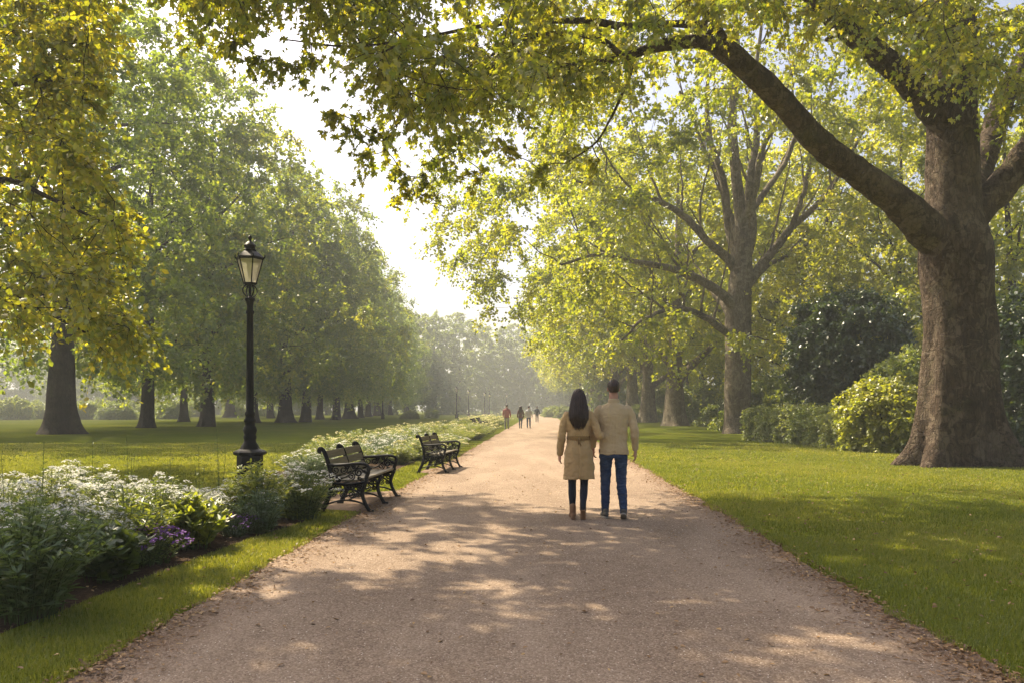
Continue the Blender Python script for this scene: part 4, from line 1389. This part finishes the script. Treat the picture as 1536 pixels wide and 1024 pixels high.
def make_woman(label, loc, rz, scale=1.0, coat='tan', legs='navy', shoe='boot', fine=True, hem=.535, link_arm=True, group=None):
    vx = .0052 if fine else .012
    root = thing('person', label, 'person', loc, rz, group)
    root.scale = (scale,) * 3
    lh, rh = np.array([-.085, 0, .90]), np.array([.085, 0, .90])
    lk, rk = np.array([-.082, .05, .48]), np.array([.075, .04, .48])
    la, ra = np.array([-.078, .05, .10]), np.array([.05, -.15, .155])
    ls, rs_ = np.array([-.158, -.005, 1.375]), np.array([.158, -.005, 1.375])
    le, lw = np.array([-.225, -.025, 1.10]), np.array([-.245, .04, .865])
    if link_arm:
        re, rw = np.array([.262, -.10, 1.105]), np.array([.335, .085, 1.10])
    else:
        re, rw = np.array([.225, -.025, 1.10]), np.array([.245, .04, .865])
    m = MB()
    head(m, 1.60, sc=.95)
    chain(m, [(0, -.012, 1.39), (0, -.004, 1.46), (0, .006, 1.52)], [.052, .046, .05], 16)
    m.loft([(0, 0, .82, .15, .10), (0, 0, .98, .115, .085), (0, 0, 1.2, .14, .10), (0, 0, 1.34, .15, .085), (0, -.005, 1.40, .10, .065), (0, -.008, 1.43, .05, .045)])
    for a, b, c in ((ls, le, lw), (rs_, re, rw)):
        chain(m, [a, (a + b) / 2, b, (b + c) / 2, c], [.042, .037, .032, .030, .022], 14)
    for a, b, c in ((lh, lk, la), (rh, rk, ra)):
        chain(m, [a, (a * .5 + b * .5), b, (b * .55 + c * .45), c], [.08, .068, .046, .046, .032], 14)
    hand(m, lw, lw - (lw + le) / 2 + np.array([0, .01, -.06]), -1, (.75, .25, 0), .5, .9)
    hand(m, rw, (.35, .9, -.15) if link_arm else (.02, .1, -1), 1, (-.2, -.1, -1) if link_arm else (-.75, .25, 0), .85, .9)
    b_ = remesh(m, 'body', MAT['skin'], root, .0048 if fine else .011, 3)
    em = MB()
    for s in (-1, 1):
        em.ball((s * .030, .093, 1.606), (.0105, .006, .006), 12, 8)
    em.build('eye', MAT['eye'], b_)
    # --- long dark hair: a smooth mass with strand locks over it
    rng = np.random.default_rng(8)
    m = MB()
    m.ball((0, -.010, 1.632), (.080, .100, .088), 28, 18)
    m.loft([(.004, -.085, 1.215, .045, .018), (.002, -.092, 1.26, .075, .034, 2.1), (0, -.090, 1.33, .102, .053, 2.1), (0, -.070, 1.42, .106, .066, 2.1), (0, -.05, 1.52, .098, .075), (0, -.035, 1.60, .086, .08), (0, -.02, 1.66, .075, .075)], 32)

    def cut(co):
        face = np.clip((co[:, 1] - .035) / .03, 0, 1) * np.clip((1.675 - co[:, 2]) / .03, 0, 1)
        return -.03 * face
    base = remesh(m, 'hair', MAT['hair'], root, .006, 3, disp=folds(.006, (55, 40, 3), 2, cut))
    m = MB()
    for k in range(420):
        u = rng.uniform(-1, 1)
        a = u * 1.75
        t = np.linspace(0, 1, 12)
        zend = 1.225 - .03 * rng.random() + .085 * abs(u) ** 1.5 + .08 * rng.random() ** 3 - .04 * rng.random() ** 3
        z = 1.69 - .02 * abs(u) + (zend - 1.69) * t
        rx = np.interp(z, [1.2, 1.32, 1.42, 1.52, 1.6, 1.66, 1.70], [.078, .113, .115, .101, .089, .07, .03])
        ry = np.interp(z, [1.2, 1.32, 1.42, 1.52, 1.6, 1.66, 1.70], [.050, .068, .078, .080, .086, .07, .03])
        cy = np.interp(z, [1.2, 1.32, 1.42, 1.52, 1.6, 1.7], [-.09, -.088, -.07, -.05, -.035, -.02])
        wv = rng.uniform(.004, .016) * np.sin(t * rng.uniform(6, 12) + rng.uniform(0, 6.28)) * t
        puff = 1.0 + rng.uniform(0, .09) * t + (.10 * t if rng.random() < .08 else 0)
        aa = a + wv * 6
        m.tube(np.stack([rx * np.sin(aa) * 1.01 * puff, cy - ry * np.cos(aa) * 1.02 * puff, z], -1), np.linspace(.006, .0022, 12), 4, cap=False)
    m.build('lock', MAT['hair'], base)
    # --- leggings
    m = MB()
    for a, b, c in ((lh, lk, la), (rh, rk, ra)):
        chain(m, [a, a * .5 + b * .5, b, b * .6 + c * .4 + (0, -.014, 0), c + (0, 0, .06), c], [.086, .074, .053, .053, .039, .036], 18)
    remesh(m, 'leggings', MAT[legs], root, vx * 1.15, 3, disp=folds(.002, (10, 10, 25), 1))
    # --- belted coat
    m = MB()
    m.loft([(.005, -.01, hem, .205, .150, 2.2), (.005, -.01, hem + .03, .206, .150, 2.2), (0, -.012, .72, .198, .150, 2.2), (0, -.018, .88, .186, .150, 2.2), (0, -.012, .98, .158, .125, 2.2), (0, -.006, 1.065, .138, .106, 2.2),
            (0, -.008, 1.13, .148, .112, 2.2), (0, -.010, 1.24, .165, .118, 2.3), (0, -.010, 1.33, .170, .106, 2.3), (0, -.010, 1.385, .150, .088, 2.2), (0, -.008, 1.425, .095, .070), (0, -.006, 1.455, .06, .056)], 40)
    for a, b, c, s in ((ls, le, lw, -1), (rs_, re, rw, 1)):
        chain(m, [a + (-.01 * s, 0, -.012), a * .6 + b * .4, b + (0, -.004, 0), b * .45 + c * .55, c], [.060, .057, .053, .047, .041], 18)

    def seam(co):
        back = (co[:, 1] < -.03).astype(float)
        s = -.007 * np.exp(-((co[:, 0] + .004) / .006) ** 2) * back * (co[:, 2] < 1.03)
        s += .007 * np.exp(-((co[:, 0] - .012) / .012) ** 2) * back * (co[:, 2] < 1.0)
        s += .012 * np.cos(np.arctan2(co[:, 1], co[:, 0]) * 7 + 1) * np.clip((.95 - co[:, 2]) / .4, 0, 1) * (np.abs(co[:, 0]) < .215) * .5
        s += -.003 * np.exp(-((co[:, 2] - hem - .035) / .005) ** 2)
        # gathers above and below the belt
        ang = np.arctan2(co[:, 1], co[:, 0])
        s += .005 * np.sin(ang * 26) * np.exp(-((co[:, 2] - 1.07) / .07) ** 2) * (np.abs(co[:, 0]) < .19)
        return s
    cm = remesh(m, 'coat', MAT[coat], root, vx * 1.2, 3, disp=folds(.012, (8, 8, 9), 9, seam))
    m = MB()
    m.lathe([(.118, 1.042), (.134, 1.041), (.138, 1.048), (.138, 1.090), (.134, 1.097), (.118, 1.096)], 40)
    for v in m.v:
        v[:, 0] *= 1.115; v[:, 1] *= .90; v[:, 1] -= .006
    m.tube([(0, -.124, 1.07), (.008, -.140, 1.05), (.012, -.142, 1.01), (.028, -.150, .965)], [.012, .016, .014, .012], 8, flat=.5)
    m.tube([(0, -.124, 1.07), (-.012, -.138, 1.05), (-.010, -.142, 1.02), (-.002, -.148, .99)], [.012, .015, .013, .011], 8, flat=.5)
    m.build('belt', MAT['tan_dark'] if coat == 'tan' else MAT[coat], cm)
    # --- ankle boots
    for a, up, yaw in ((la, .02, .08), (ra, .78, -.05)):
        m = MB()
        f = foot(m, a, sc=.9)
        chain(f, [(0, -.022, .06), (0, -.024, .115), (0, -.026, .165)], [.044, .043, .044], 16)
        f.box((0, -.05, .018), (.05, .055, .036))
        place_foot(m, f, (a[0], a[1] - .02), up, yaw)
        remesh(m, 'boot', MAT[shoe], root, .006, 2)
    return root


YAW = -math.atan(SLOPE)
make_man('man in beige jacket and blue jeans walking away beside the long-haired woman', (1.345, 10.55, .004), YAW, 1.005)
make_woman('woman with long dark hair in belted camel coat walking away on the path', (.875, 10.47, .004), YAW, 1.0)
GP = 'distant walkers on the path'
make_man('distant man in faded red shirt and grey trousers at the left path edge', ((760 - 768) / F * 58, 58, .004), YAW, .98, 'redshirt', 'greycloth', 'shoe', False, group=GP)
make_woman('distant walker in brown top and dark trousers, right of the red-shirted man', ((781 - 768) / F * 60, 60, .004), YAW, .99, 'browncloth', 'denim', 'shoe', False, .80, False, group=GP)
make_man('distant walker in pale top and dark jeans, third from the left', ((793 - 768) / F * 61, 61, .004), YAW, .93, 'palecloth', 'denim', 'shoe', False, group=GP)
make_man('farthest walker in dark clothes in the middle of the path', ((805.5 - 768) / F * 88, 88, .004), YAW, .98, 'darkcloth', 'darkcloth', 'shoe', False, group=GP)


MAT['leaf_corner'] = leaf_mat('grey_green_leaf', [(.06, .105, .04), (.10, .15, .055), (.16, .20, .08)],
                              [(.12, .19, .03), (.2, .28, .05), (.3, .36, .07)], .4, .05)


# ------------------------------------------------------------ flower beds
def umbels(mb, pts, rng, size, petal=.016, n=14, dome=.35):
    """flower heads: domes of small five-petalled florets"""
    N = len(pts)
    k = np.repeat(np.arange(N), n)
    o = rng.normal(size=(len(k), 3)) * size * .5
    rr = np.linalg.norm(o[:, :2], axis=1)
    o[:, 2] = size * dome - rr * rr / size * dome * 1.2 + rng.normal(0, size * .1, len(k))
    pos = pts[k] + o
    a = np.linspace(0, 2 * np.pi, 10, endpoint=False)
    r = np.where(np.arange(10) % 2 == 0, 1.0, .55)
    tv = np.stack([r * np.cos(a), r * np.sin(a), .15 * r], -1)
    R = frames(rdir(rng, len(k)) * np.array([1, 1, .3]), unit(np.array([0, 0, 1.]) + rdir(rng, len(k)) * .55))
    # petals lie across the normal: swap axes so that the normal is the local z
    mb.inst(tv, [list(range(10))], pos, R, petal * rng.uniform(.7, 1.2, len(k)), np.clip(rng.normal(.5, .25, len(k)), 0, 1))


def plant(name, seed, R, Ht, leaf, mat, stems_n, per, label, loc=(0, 0, 0), group=None, tv=LANCE, tf=LANCE_F, bloom=None, bloom_n=0, bsize=.05, petal=.016, flor=14, arch=.5, tilt=.5, tint=.45, upright=1.0, low_leaf=.12):
    """stems fanning up from the soil with leaves along them and flower heads at the tips"""
    rng = np.random.default_rng(seed)
    root = thing(name, label, 'plant', loc, 0, group)
    sm, lm = MB(), MB()
    tips = []
    P_, T_, N_, S_ = [], [], [], []
    for i in range(stems_n):
        a = rng.uniform(0, 6.28); u = math.sqrt(rng.random())
        hgt = Ht * (1 - .38 * u ** 2.2) * rng.uniform(.78, 1.06)
        o = np.array([math.cos(a), math.sin(a), 0])
        b = o * u * R * .5 * rng.uniform(.5, 1)
        e = o * u * R + np.array([0, 0, hgt])
        mid = (b + e) * .5 + np.array([0, 0, hgt * .12 * arch]) - o * R * .08
        t = np.linspace(0, 1, 7)[:, None]
        pts = (1 - t) ** 2 * b + 2 * (1 - t) * t * (2 * mid - .5 * b - .5 * e) + t * t * e
        pts[0, 2] = -.02
        sm.tube(pts, np.linspace(.0045, .002, 7), 4, cap=False)
        tips.append(pts[-1])
        s = rng.uniform(low_leaf, 1.0, per)
        pp = np.stack([np.interp(s, t[:, 0], pts[:, j]) for j in range(3)], -1)
        az = rng.uniform(0, 6.28, per)
        od = np.stack([np.cos(az), np.sin(az), rng.normal(tilt, .3, per)], -1) + o * .35 * u
        P_.append(pp); T_.append(unit(od)); S_.append(leaf * rng.uniform(.55, 1.15, per) * (1.1 - .45 * s))
    P_ = np.concatenate(P_); T_ = np.concatenate(T_); S_ = np.concatenate(S_)
    N_ = unit(np.array([0, 0, 1.]) + rdir(rng, len(P_)) * .55)
    cl = np.repeat(rng.normal(tint, .1, stems_n), per)
    lm.inst(tv, tf, P_, frames(T_, N_), S_, np.clip(cl + rng.normal(0, .14, len(P_)), 0, 1))
    sm.build('stem', MAT['stem'], root)
    lm.build('foliage', mat, root, smooth=False)
    if bloom is not None:
        tips = np.array(tips)
        rng.shuffle(tips)
        pk = tips[:bloom_n]
        if len(pk) < bloom_n:
            pk = np.concatenate([pk, tips[rng.integers(0, len(tips), bloom_n - len(pk))] * np.array([.9, .9, .93]) + rng.normal(size=(bloom_n - len(pk), 3)) * .05])
        bm_ = MB()
        umbels(bm_, pk + np.array([0, 0, .012]), rng, bsize, petal, flor)
        tag(bm_.build('bloom', bloom, root, smooth=False), kind='stuff')
    return root


def at(px, d, off=0.0):
    return np.array([(px - 768) / F * d + off, d, .0])


VW = [plant('white_flower_bush', 101, .55, .86, .10, MAT['leaf_plant'], 120, 26, '', bloom=MAT['white'], bloom_n=66, bsize=.066, petal=.016, flor=20),
      plant('white_flower_bush', 102, .55, .80, .09, MAT['leaf_plant'], 125, 26, '', bloom=MAT['white'], bloom_n=52, bsize=.06, petal=.015, flor=19, tint=.6),
      plant('white_flower_bush', 103, .52, .90, .09, MAT['leaf_plant'], 120, 26, '', bloom=MAT['white'], bloom_n=96, bsize=.05, petal=.0145, flor=16, tint=.5)]
YF = [plant('yellow_flower_bush', 104, .80, .85, .11, MAT['leaf_plant'], 150, 24, '', bloom=MAT['cream'], bloom_n=58, bsize=.07, petal=.020, flor=14, tint=.62),
      plant('white_flower_bush', 105, .75, .80, .10, MAT['leaf_silver'], 150, 24, '', bloom=MAT['white'], bloom_n=48, bsize=.06, petal=.018, flor=14, tint=.5),
      plant('leafy_plant', 106, .75, .85, .13, MAT['leaf_plant'], 140, 26, '', tint=.7)]
_fl = set()


def put(src, loc, rz, sc, label, group):
    loc = tuple(float(q) for q in loc)
    if src.name in _fl:
        return dup(src, loc, rz, sc, label, group)
    _fl.add(src.name)
    src.location = loc; src.rotation_euler = (0, 0, rz); src.scale = (sc, sc, sc) if np.isscalar(sc) else sc
    src['label'] = label
    if group:
        src['group'] = group
    return src


def near_bed():
    r = random.Random(3)
    g = 'plants of the near flower bed'
    plant('silver_bush', 111, .58, .82, .12, MAT['leaf_corner'], 150, 30, 'large grey-green leafy bush in the bottom left corner', at(40, 5.55), g, bloom=MAT['white'], bloom_n=16, bsize=.03, petal=.013, flor=7, tint=.42, arch=.8)
    plant('leafy_plant', 112, .36, .48, .15, MAT['leaf_plant'], 60, 16, 'dark green broad-leaved plant right of the grey-green corner bush', at(160, 6.75), g, tv=OVAL * np.array([.75, 1, 1]), tf=OVAL_F, tint=.25, arch=.8)
    plant('leafy_plant', 116, .30, .40, .15, MAT['leaf_plant'], 50, 16, 'low green plant between the dark broad-leaved plant and the purple flowers', at(150, 7.4), g, tv=OVAL * np.array([.7, 1, 1]), tf=OVAL_F, tint=.4, arch=.8)
    plant('purple_flower', 113, .38, .34, .06, MAT['leaf_plant'], 90, 14, 'clump of low purple flowers at the bed edge', at(224, 7.45), g, bloom=MAT['purple'], bloom_n=98, bsize=.045, petal=.015, flor=9, tint=.25)
    plant('leafy_plant', 114, .42, .56, .15, MAT['leaf_yellow'], 70, 18, 'yellow-green broad-leaved plant right of the purple flowers', at(290, 8.3), g, tv=OVAL * np.array([.55, 1.1, 1]), tf=OVAL_F, tint=.3, arch=.9)
    plant('purple_flower', 117, .30, .24, .05, MAT['leaf_silver'], 70, 14, 'small greyish purple clump near the middle of the bed front', at(352, 9.1), g, bloom=MAT['purple'], bloom_n=40, bsize=.04, petal=.012, flor=8, tint=.2)
    plant('tall_plant', 115, .46, .80, .14, MAT['leaf_plant'], 90, 24, 'tall yellow-green feathery plant in front of the lamp post', at(385, 9.75), g, tint=.75, arch=.5)
    plant('silver_bush', 118, .36, .55, .08, MAT['leaf_silver'], 90, 24, 'small silvery plant below the tall feathery plant', at(392, 9.35), g, tint=.5)
    put(VW[0], at(452, 10.55), .3, (.95, .95, .80), 'rounded white-flowered bush at the bench end of the near bed', g)
    put(VW[1], at(430, 10.75, -.4), 2.3, (.95, .95, .76), 'white-flowered bush right behind the rounded one at the bench end', g)
    # rows of white-flowered bushes behind
    rows = []
    for ri, off in enumerate((.62, 1.25, 1.9, 2.6, 3.3)):
        y = 5.6 + (ri % 2) * .35
        while y < 11.2 - .25 * ri:
            x = bed_front(y) - off
            if abs(x) < .665 * y and not (ri == 0 and y > 9.9):
                rows.append((ri, x + r.uniform(-.12, .12), y + r.uniform(-.12, .12)))
            y += .68
    names = ['front', 'second', 'middle', 'fourth', 'back']
    GP_ = [plant('leafy_plant', 131, .48, .70, .13, MAT['leaf_plant'], 80, 22, '', tint=.6, arch=.7),
           plant('leafy_plant', 132, .45, .78, .10, MAT['leaf_plant'], 90, 24, '', tint=.4, bloom=MAT['cream'], bloom_n=14, bsize=.03, petal=.013, flor=6)]
    for ri in range(5):
        rr = sorted([q for q in rows if q[0] == ri], key=lambda q: q[1] / q[2])
        for i, (_, x, y) in enumerate(rr):
            src = VW[(i * 2 + ri) % 3] if y < 9.5 else VW[r.choice((0, 1, 1, 2))]
            if (i * 3 + ri * 2) % 5 == 1:
                put(GP_[(i + ri) % 2], (x, y, 0), r.uniform(0, 6), r.uniform(.8, 1.05), 'leafy green plant, %s from the left among white flowers in the %s bed row' % (ORD[i], names[ri]), 'green plants among the white flowers')
                continue
            q = r.uniform(.8, 1.0) * (.9 if ri == 0 else 1.0)
            put(src, (x, y, 0), r.uniform(0, 6), (q, q, q * r.uniform(.72, 1.2) * float(np.interp(y, [6, 8.5, 10], [.98, .88, .78]))), 'white-flowered bush, %s from the left in the %s row of the near bed' % (ORD[i], names[ri]), 'white-flowered bushes of the near flower bed')
    # tall thin stems that stick up over the bed
    st = plant('tall_weed', 121, .10, 1.22, .09, MAT['leaf_plant'], 3, 16, '', tint=.55, low_leaf=.3)
    sp = [(12, 6.9), (60, 7.4), (100, 10.2), (196, 10.4), (138, 9.3), (252, 10.6), (330, 10.8), (300, 9.8), (412, 11.0)]
    for i, (px, d) in enumerate(sp):
        put(st, at(px, d), i * 1.9, .95 + .12 * math.sin(i * 2.3), 'thin tall weed over the near flower bed, %s from the left' % ORD[sorted(s[0] for s in sp).index(px)], 'tall thin weeds in the near flower bed')


near_bed()


def far_bed():
    r = random.Random(8)
    rows = []
    for ri, off in enumerate((1.15, 2.1, 3.0)):
        y = 15.6 + .5 * (ri % 2) + (2.4 if ri == 0 else 0) + (5.5 if ri == 2 else 0)
        while y < 47:
            if not (ri == 0 and 17.6 < y < 19.4):
                rows.append((ri, path_l(y) - off + (.35 if ri == 0 and y > 21 else 0) + r.uniform(-.2, .2), y + r.uniform(-.2, .2)))
            y += 1.25 + .045 * (y - 15)
    names = ['path-side', 'middle', 'lawn-side']
    for ri in range(3):
        rr = sorted([q for q in rows if q[0] == ri], key=lambda q: q[2])
        for i, (_, x, y) in enumerate(rr):
            src = YF[r.choice((0, 0, 1, 2, 2)) if y > 20 else r.choice((1, 2, 0, 2))]
            kind = {'yellow_flower_bush': 'cream-yellow flowered bush', 'white_flower_bush': 'white-flowered bush', 'leafy_plant': 'leafy green bush'}[src.name.split('.')[0]]
            sc = r.uniform(.85, 1.1)
            put(src, (x, y, 0), r.uniform(0, 6), (sc * (1 + .010 * (y - 15)), sc * (1 + .02 * (y - 15)), sc * float(np.interp(y, [15, 20, 30], [.76, .84, .92])) * r.uniform(.8, 1.1)), '%s, %s from the camera in the %s row of the second bed' % (kind, ORD[i], names[ri]), 'bushes of the second flower bed')
    for i, y in enumerate((53, 56.5, 60, 64, 68.5, 73)):
        put(YF[0], (path_l(y) - 1.9 + .3 * math.sin(i * 4), y, 0), i, (1.6, 2.2, 1.15), 'cream-yellow bush beyond the far benches, %s from the camera' % ORD[i], 'bushes beyond the far benches')


far_bed()


# ----------------------------------------------------- grass, litter, gravel
def grass_and_litter():
    rng = np.random.default_rng(77)

    def bladed(N, xy, h, w):
        a = rng.uniform(0, 6.28, N)
        lean = rng.uniform(.1, .75, N) * h
        b = rng.uniform(0, 6.28, N)
        sx, sy = np.cos(a) * w / 2, np.sin(a) * w / 2
        lx, ly = np.cos(b) * lean, np.sin(b) * lean
        v = np.zeros((N, 5, 3))
        v[:, 0] = np.stack([xy[:, 0] - sx, xy[:, 1] - sy, np.full(N, -.004)], -1)
        v[:, 1] = np.stack([xy[:, 0] + sx, xy[:, 1] + sy, np.full(N, -.004)], -1)
        v[:, 2] = np.stack([xy[:, 0] + sx * .8 + lx * .35, xy[:, 1] + sy * .8 + ly * .35, h * .6], -1)
        v[:, 3] = np.stack([xy[:, 0] - sx * .8 + lx * .35, xy[:, 1] - sy * .8 + ly * .35, h * .6], -1)
        v[:, 4] = np.stack([xy[:, 0] + lx, xy[:, 1] + ly, h * (1 - .25 * rng.random(N))], -1)
        return v
    V = []
    for side in (-1, 1):
        for d0, d1, dens, hh, ww in ((3.6, 6, 9000, .042, .0042), (6, 9, 6200, .042, .0055), (9, 14, 2600, .042, .008), (14, 22, 1000, .042, .013), (22, 34, 330, .042, .022)):
            ext = 3.5 if side > 0 else 2.0
            A = (d1 - d0) * (.70 * d1 + ext)
            N = int(A * dens * (.72 if d0 > 8 else .8))
            y = np.sqrt(rng.uniform(d0 ** 2, d1 ** 2, N))
            x = rng.uniform(0, 1, N) * (.68 * y + ext) * side + (.02 if side > 0 else 0)
            if side > 0:
                e = SLOPE * y + 2.52 + .05 * np.sin(y * 3.1) + .04 * np.sin(y * 9.7 + 1)
                ok = x > e - .02
            else:
                e = SLOPE * y - 2.54
                bf = np.interp(y, [3, 5, 7, 9, 10.3, 11.3], [-3.35, -3.30, -3.14, -2.92, -2.66, -2.6])
                ok = x < e + .02 + .05 * np.sin(y * 3.1) + .04 * np.sin(y * 9.7)
                ok &= ~((y > 3.6) & (y < 11.2) & (x < bf + .03) & (x > bf - 4.5))
                bay = np.where((y > 11.15) & (y < 14.3), 1.0 * np.clip((y - 11.15) / .45, 0, 1) * np.clip((14.3 - y) / .8, 0, 1), 0)
                bay = np.where((y > 17.9) & (y < 19.9), .28, bay)
                ok &= x < e - bay + .03
                ok &= ~((y > 15.3) & (y < 47) & (x < e - .9) & (x > e - 3.5))
            x, y = x[ok], y[ok]
            keep = rng.random(len(x)) < (.75 + .5 * np.sin(x * 2.3 + 1.2 * np.sin(y * 1.7)) * np.sin(y * 2.1 + x))
            x, y = x[keep], y[keep]
            n = len(x)
            V.append((bladed(n, np.stack([x, y], -1), hh * rng.uniform(.5, 1.25, n), ww * rng.uniform(.7, 1.2, n)), np.clip(.45 + .12 * np.sin(x * .9 + y * .4) + rng.normal(0, .17, n), 0, 1)))
    m = MB()
    for v, t in V:
        n = len(v)
        b = np.arange(n)[:, None] * 5
        m.add(v.reshape(-1, 3), b + np.array([[0, 1, 2, 3]]), t)
        m.l.append((b + np.array([[3, 2, 4]]) + m.n - n * 5).ravel()); m.c.append(np.full(n, 3)); m.t.append(t)
    tag(m.build('grass', MAT['grass'], smooth=False), 'short mown grass along both sides of the path', 'grass', kind='stuff')
    # dead leaves along the edges of the path and here and there on the grass
    pos = []
    for side, N in ((-1, 3600), (1, 4200)):
        y = 3.4 + 30 * rng.random(N) ** 1.9
        e = SLOPE * y + (2.52 if side > 0 else -2.54)
        cl_ = .5 + .5 * np.sin(y * 2.7 + 2 * np.sin(y * .9) + side)
        x = e - side * np.abs(rng.normal(0, 1, N)) * (.10 + .34 * cl_ * rng.random(N)) + side * .06
        pos.append(np.stack([x, y, np.full(N, .012)], -1))
    N = 3200
    y = 3.8 + 26 * rng.random(N) ** 1.5
    x = SLOPE * y + 2.6 + rng.random(N) * 8
    pos.append(np.stack([x, y, rng.uniform(.03, .052, N)], -1))
    N = 900
    y = 3.4 + 18 * rng.random(N) ** 1.4
    pos.append(np.stack([SLOPE * y + rng.uniform(-2.4, 2.4, N), y, np.full(N, .010)], -1))
    N = 110
    y = rng.uniform(4, 11, N)
    pos.append(np.stack([np.interp(y, [3, 5, 7, 9, 10.3, 11.3], [-3.35, -3.30, -3.14, -2.92, -2.66, -2.6]) + rng.uniform(-.3, .7, N), y, np.full(N, .035)], -1))
    pos = np.concatenate(pos)
    n = len(pos)
    tip = rdir(rng, n) * np.array([1, 1, .25])
    nr = unit(np.array([0, 0, 1.]) + rdir(rng, n) * .4)
    curl = OVAL * np.array([.8, 1, 1.0]); curl[:, 2] = np.array([0, .12, .14, .05, .14, .12])
    m = MB()
    m.inst(curl, OVAL_F, pos, frames(tip, nr), .036 * rng.uniform(.3, 1.25, n), np.clip(rng.normal(.45, .27, n), 0, 1))
    # twigs and bark chips
    N = 7000
    y = 3.4 + 20 * rng.random(N) ** 1.7
    sd = np.where(rng.random(N) < .55, 1, -1)
    x = SLOPE * y + np.where(sd > 0, 2.5, -2.52) - sd * np.abs(rng.normal(0, .22, N))
    ch = np.array([(-.5, -.1, 0), (.5, -.07, 0), (.45, .1, .06), (-.45, .08, .08)])
    R = frames(rdir(rng, N) * np.array([1, 1, .12]), unit(np.array([0, 0, 1.]) + rdir(rng, N) * .3))
    m.inst(ch, [[0, 1, 2, 3]], np.stack([x, y, np.full(N, .008)], -1), R, .034 * rng.uniform(.25, 1.4, N), np.clip(rng.normal(.3, .25, N), 0, 1))
    tag(m.build('leaf_litter', MAT['litter'], smooth=False), 'dead leaves and bark chips along the path edges', 'leaf litter', kind='stuff')
    # loose stones on the path
    N = 26000
    y = 3.3 + 13 * rng.random(N) ** 1.7
    x = SLOPE * y + rng.uniform(-2.5, 2.5, N)
    oct_ = np.array([(1, 0, .1), (0, 1, .05), (-1, 0, .1), (0, -1, .05), (.1, .1, .7), (0, 0, -.3)]) * np.array([1, .75, .8])
    of = [[0, 1, 4], [1, 2, 4], [2, 3, 4], [3, 0, 4]]
    a = rng.uniform(0, 6.28, N)
    R = np.zeros((N, 3, 3)); R[:, 0, 0] = np.cos(a); R[:, 0, 1] = -np.sin(a); R[:, 1, 0] = np.sin(a); R[:, 1, 1] = np.cos(a); R[:, 2, 2] = 1
    m = MB()
    m.inst(oct_, of, np.stack([x, y, np.full(N, .004)], -1), R, rng.uniform(.0025, .0085, N) * (.7 + y * .03), rng.random(N))
    k = NT('loose_stone')
    c = k.ramp(k.tint(), [(0, (.10, .06, .04)), (.4, (.30, .20, .145)), (.8, (.46, .36, .28)), (1, (.62, .56, .48))])
    tag(m.build('gravel', k.surf(k.pbr(c, .9)), smooth=False), 'loose gravel stones strewn on the path', 'gravel', kind='stuff')


grass_and_litter()

# ------------------------------------------------------- light, air, camera
def build_light():
    W = bpy.data.worlds.new('World'); S.world = W
    W.use_nodes = True
    nt = W.node_tree
    bg = nt.nodes['Background']
    sky = nt.nodes.new('ShaderNodeTexSky')
    sky.sky_type = 'NISHITA'; sky.sun_disc = False
    dirv = Vector((.74, -.67, 0)).normalized()          # the way the light travels over the ground
    el = rad(SUN_EL)
    sky.sun_elevation = el
    sky.sun_rotation = math.atan2(-dirv.x, -dirv.y)      # measured clockwise from +Y
    sky.air_density = .7; sky.dust_density = 7.0; sky.ozone_density = 1.0
    nt.links.new(sky.outputs[0], bg.inputs[0])
    bg.inputs[1].default_value = SKY
    su = bpy.data.lights.new('sun', 'SUN'); su.energy = SUN; su.angle = rad(.5); su.color = (1, .85, .61)
    so = bpy.data.objects.new('sun', su); COL.objects.link(so)
    v = Vector((dirv.x * math.cos(el), dirv.y * math.cos(el), -math.sin(el)))
    so.rotation_euler = v.to_track_quat('-Z', 'Y').to_euler()
    so.location = (-30, 30, 60)
    k = NT('haze_air')
    vol = k.n('VolumePrincipled', {'Color': (.92, .96, .94), 'Density': HAZE, 'Anisotropy': .1})
    k.t.links.new(vol.outputs[0], k.out.inputs['Volume'])
    m = MB().box((0, 0, 23.5), (1860, 1860, 49))
    tag(m.build('haze', k.m, smooth=False), kind='stuff')
    cam = bpy.data.cameras.new('camera'); co = bpy.data.objects.new('camera', cam); COL.objects.link(co)
    co.location = (0, 0, H); co.rotation_euler = (rad(90), 0, 0)
    cam.lens = 28; cam.sensor_width = 36; cam.shift_y = (HOR - 512) / 1536
    cam.clip_end = 3000; cam.clip_start = .05
    S.camera = co
    vs = S.view_settings
    vs.view_transform = 'Standard'; vs.look = 'None'; vs.gamma = 1; vs.exposure = EXPO
    c = S.cycles
    c.max_bounces = 8; c.diffuse_bounces = 4; c.glossy_bounces = 2; c.transmission_bounces = 6; c.transparent_max_bounces = 8; c.volume_bounces = 0
    c.use_denoising = True
    c.caustics_reflective = False; c.caustics_refractive = False
    c.sample_clamp_indirect = 6


SUN_EL, SUN, SKY, HAZE, EXPO = 49, 5.0, .105, .0012, 1.37
build_light()
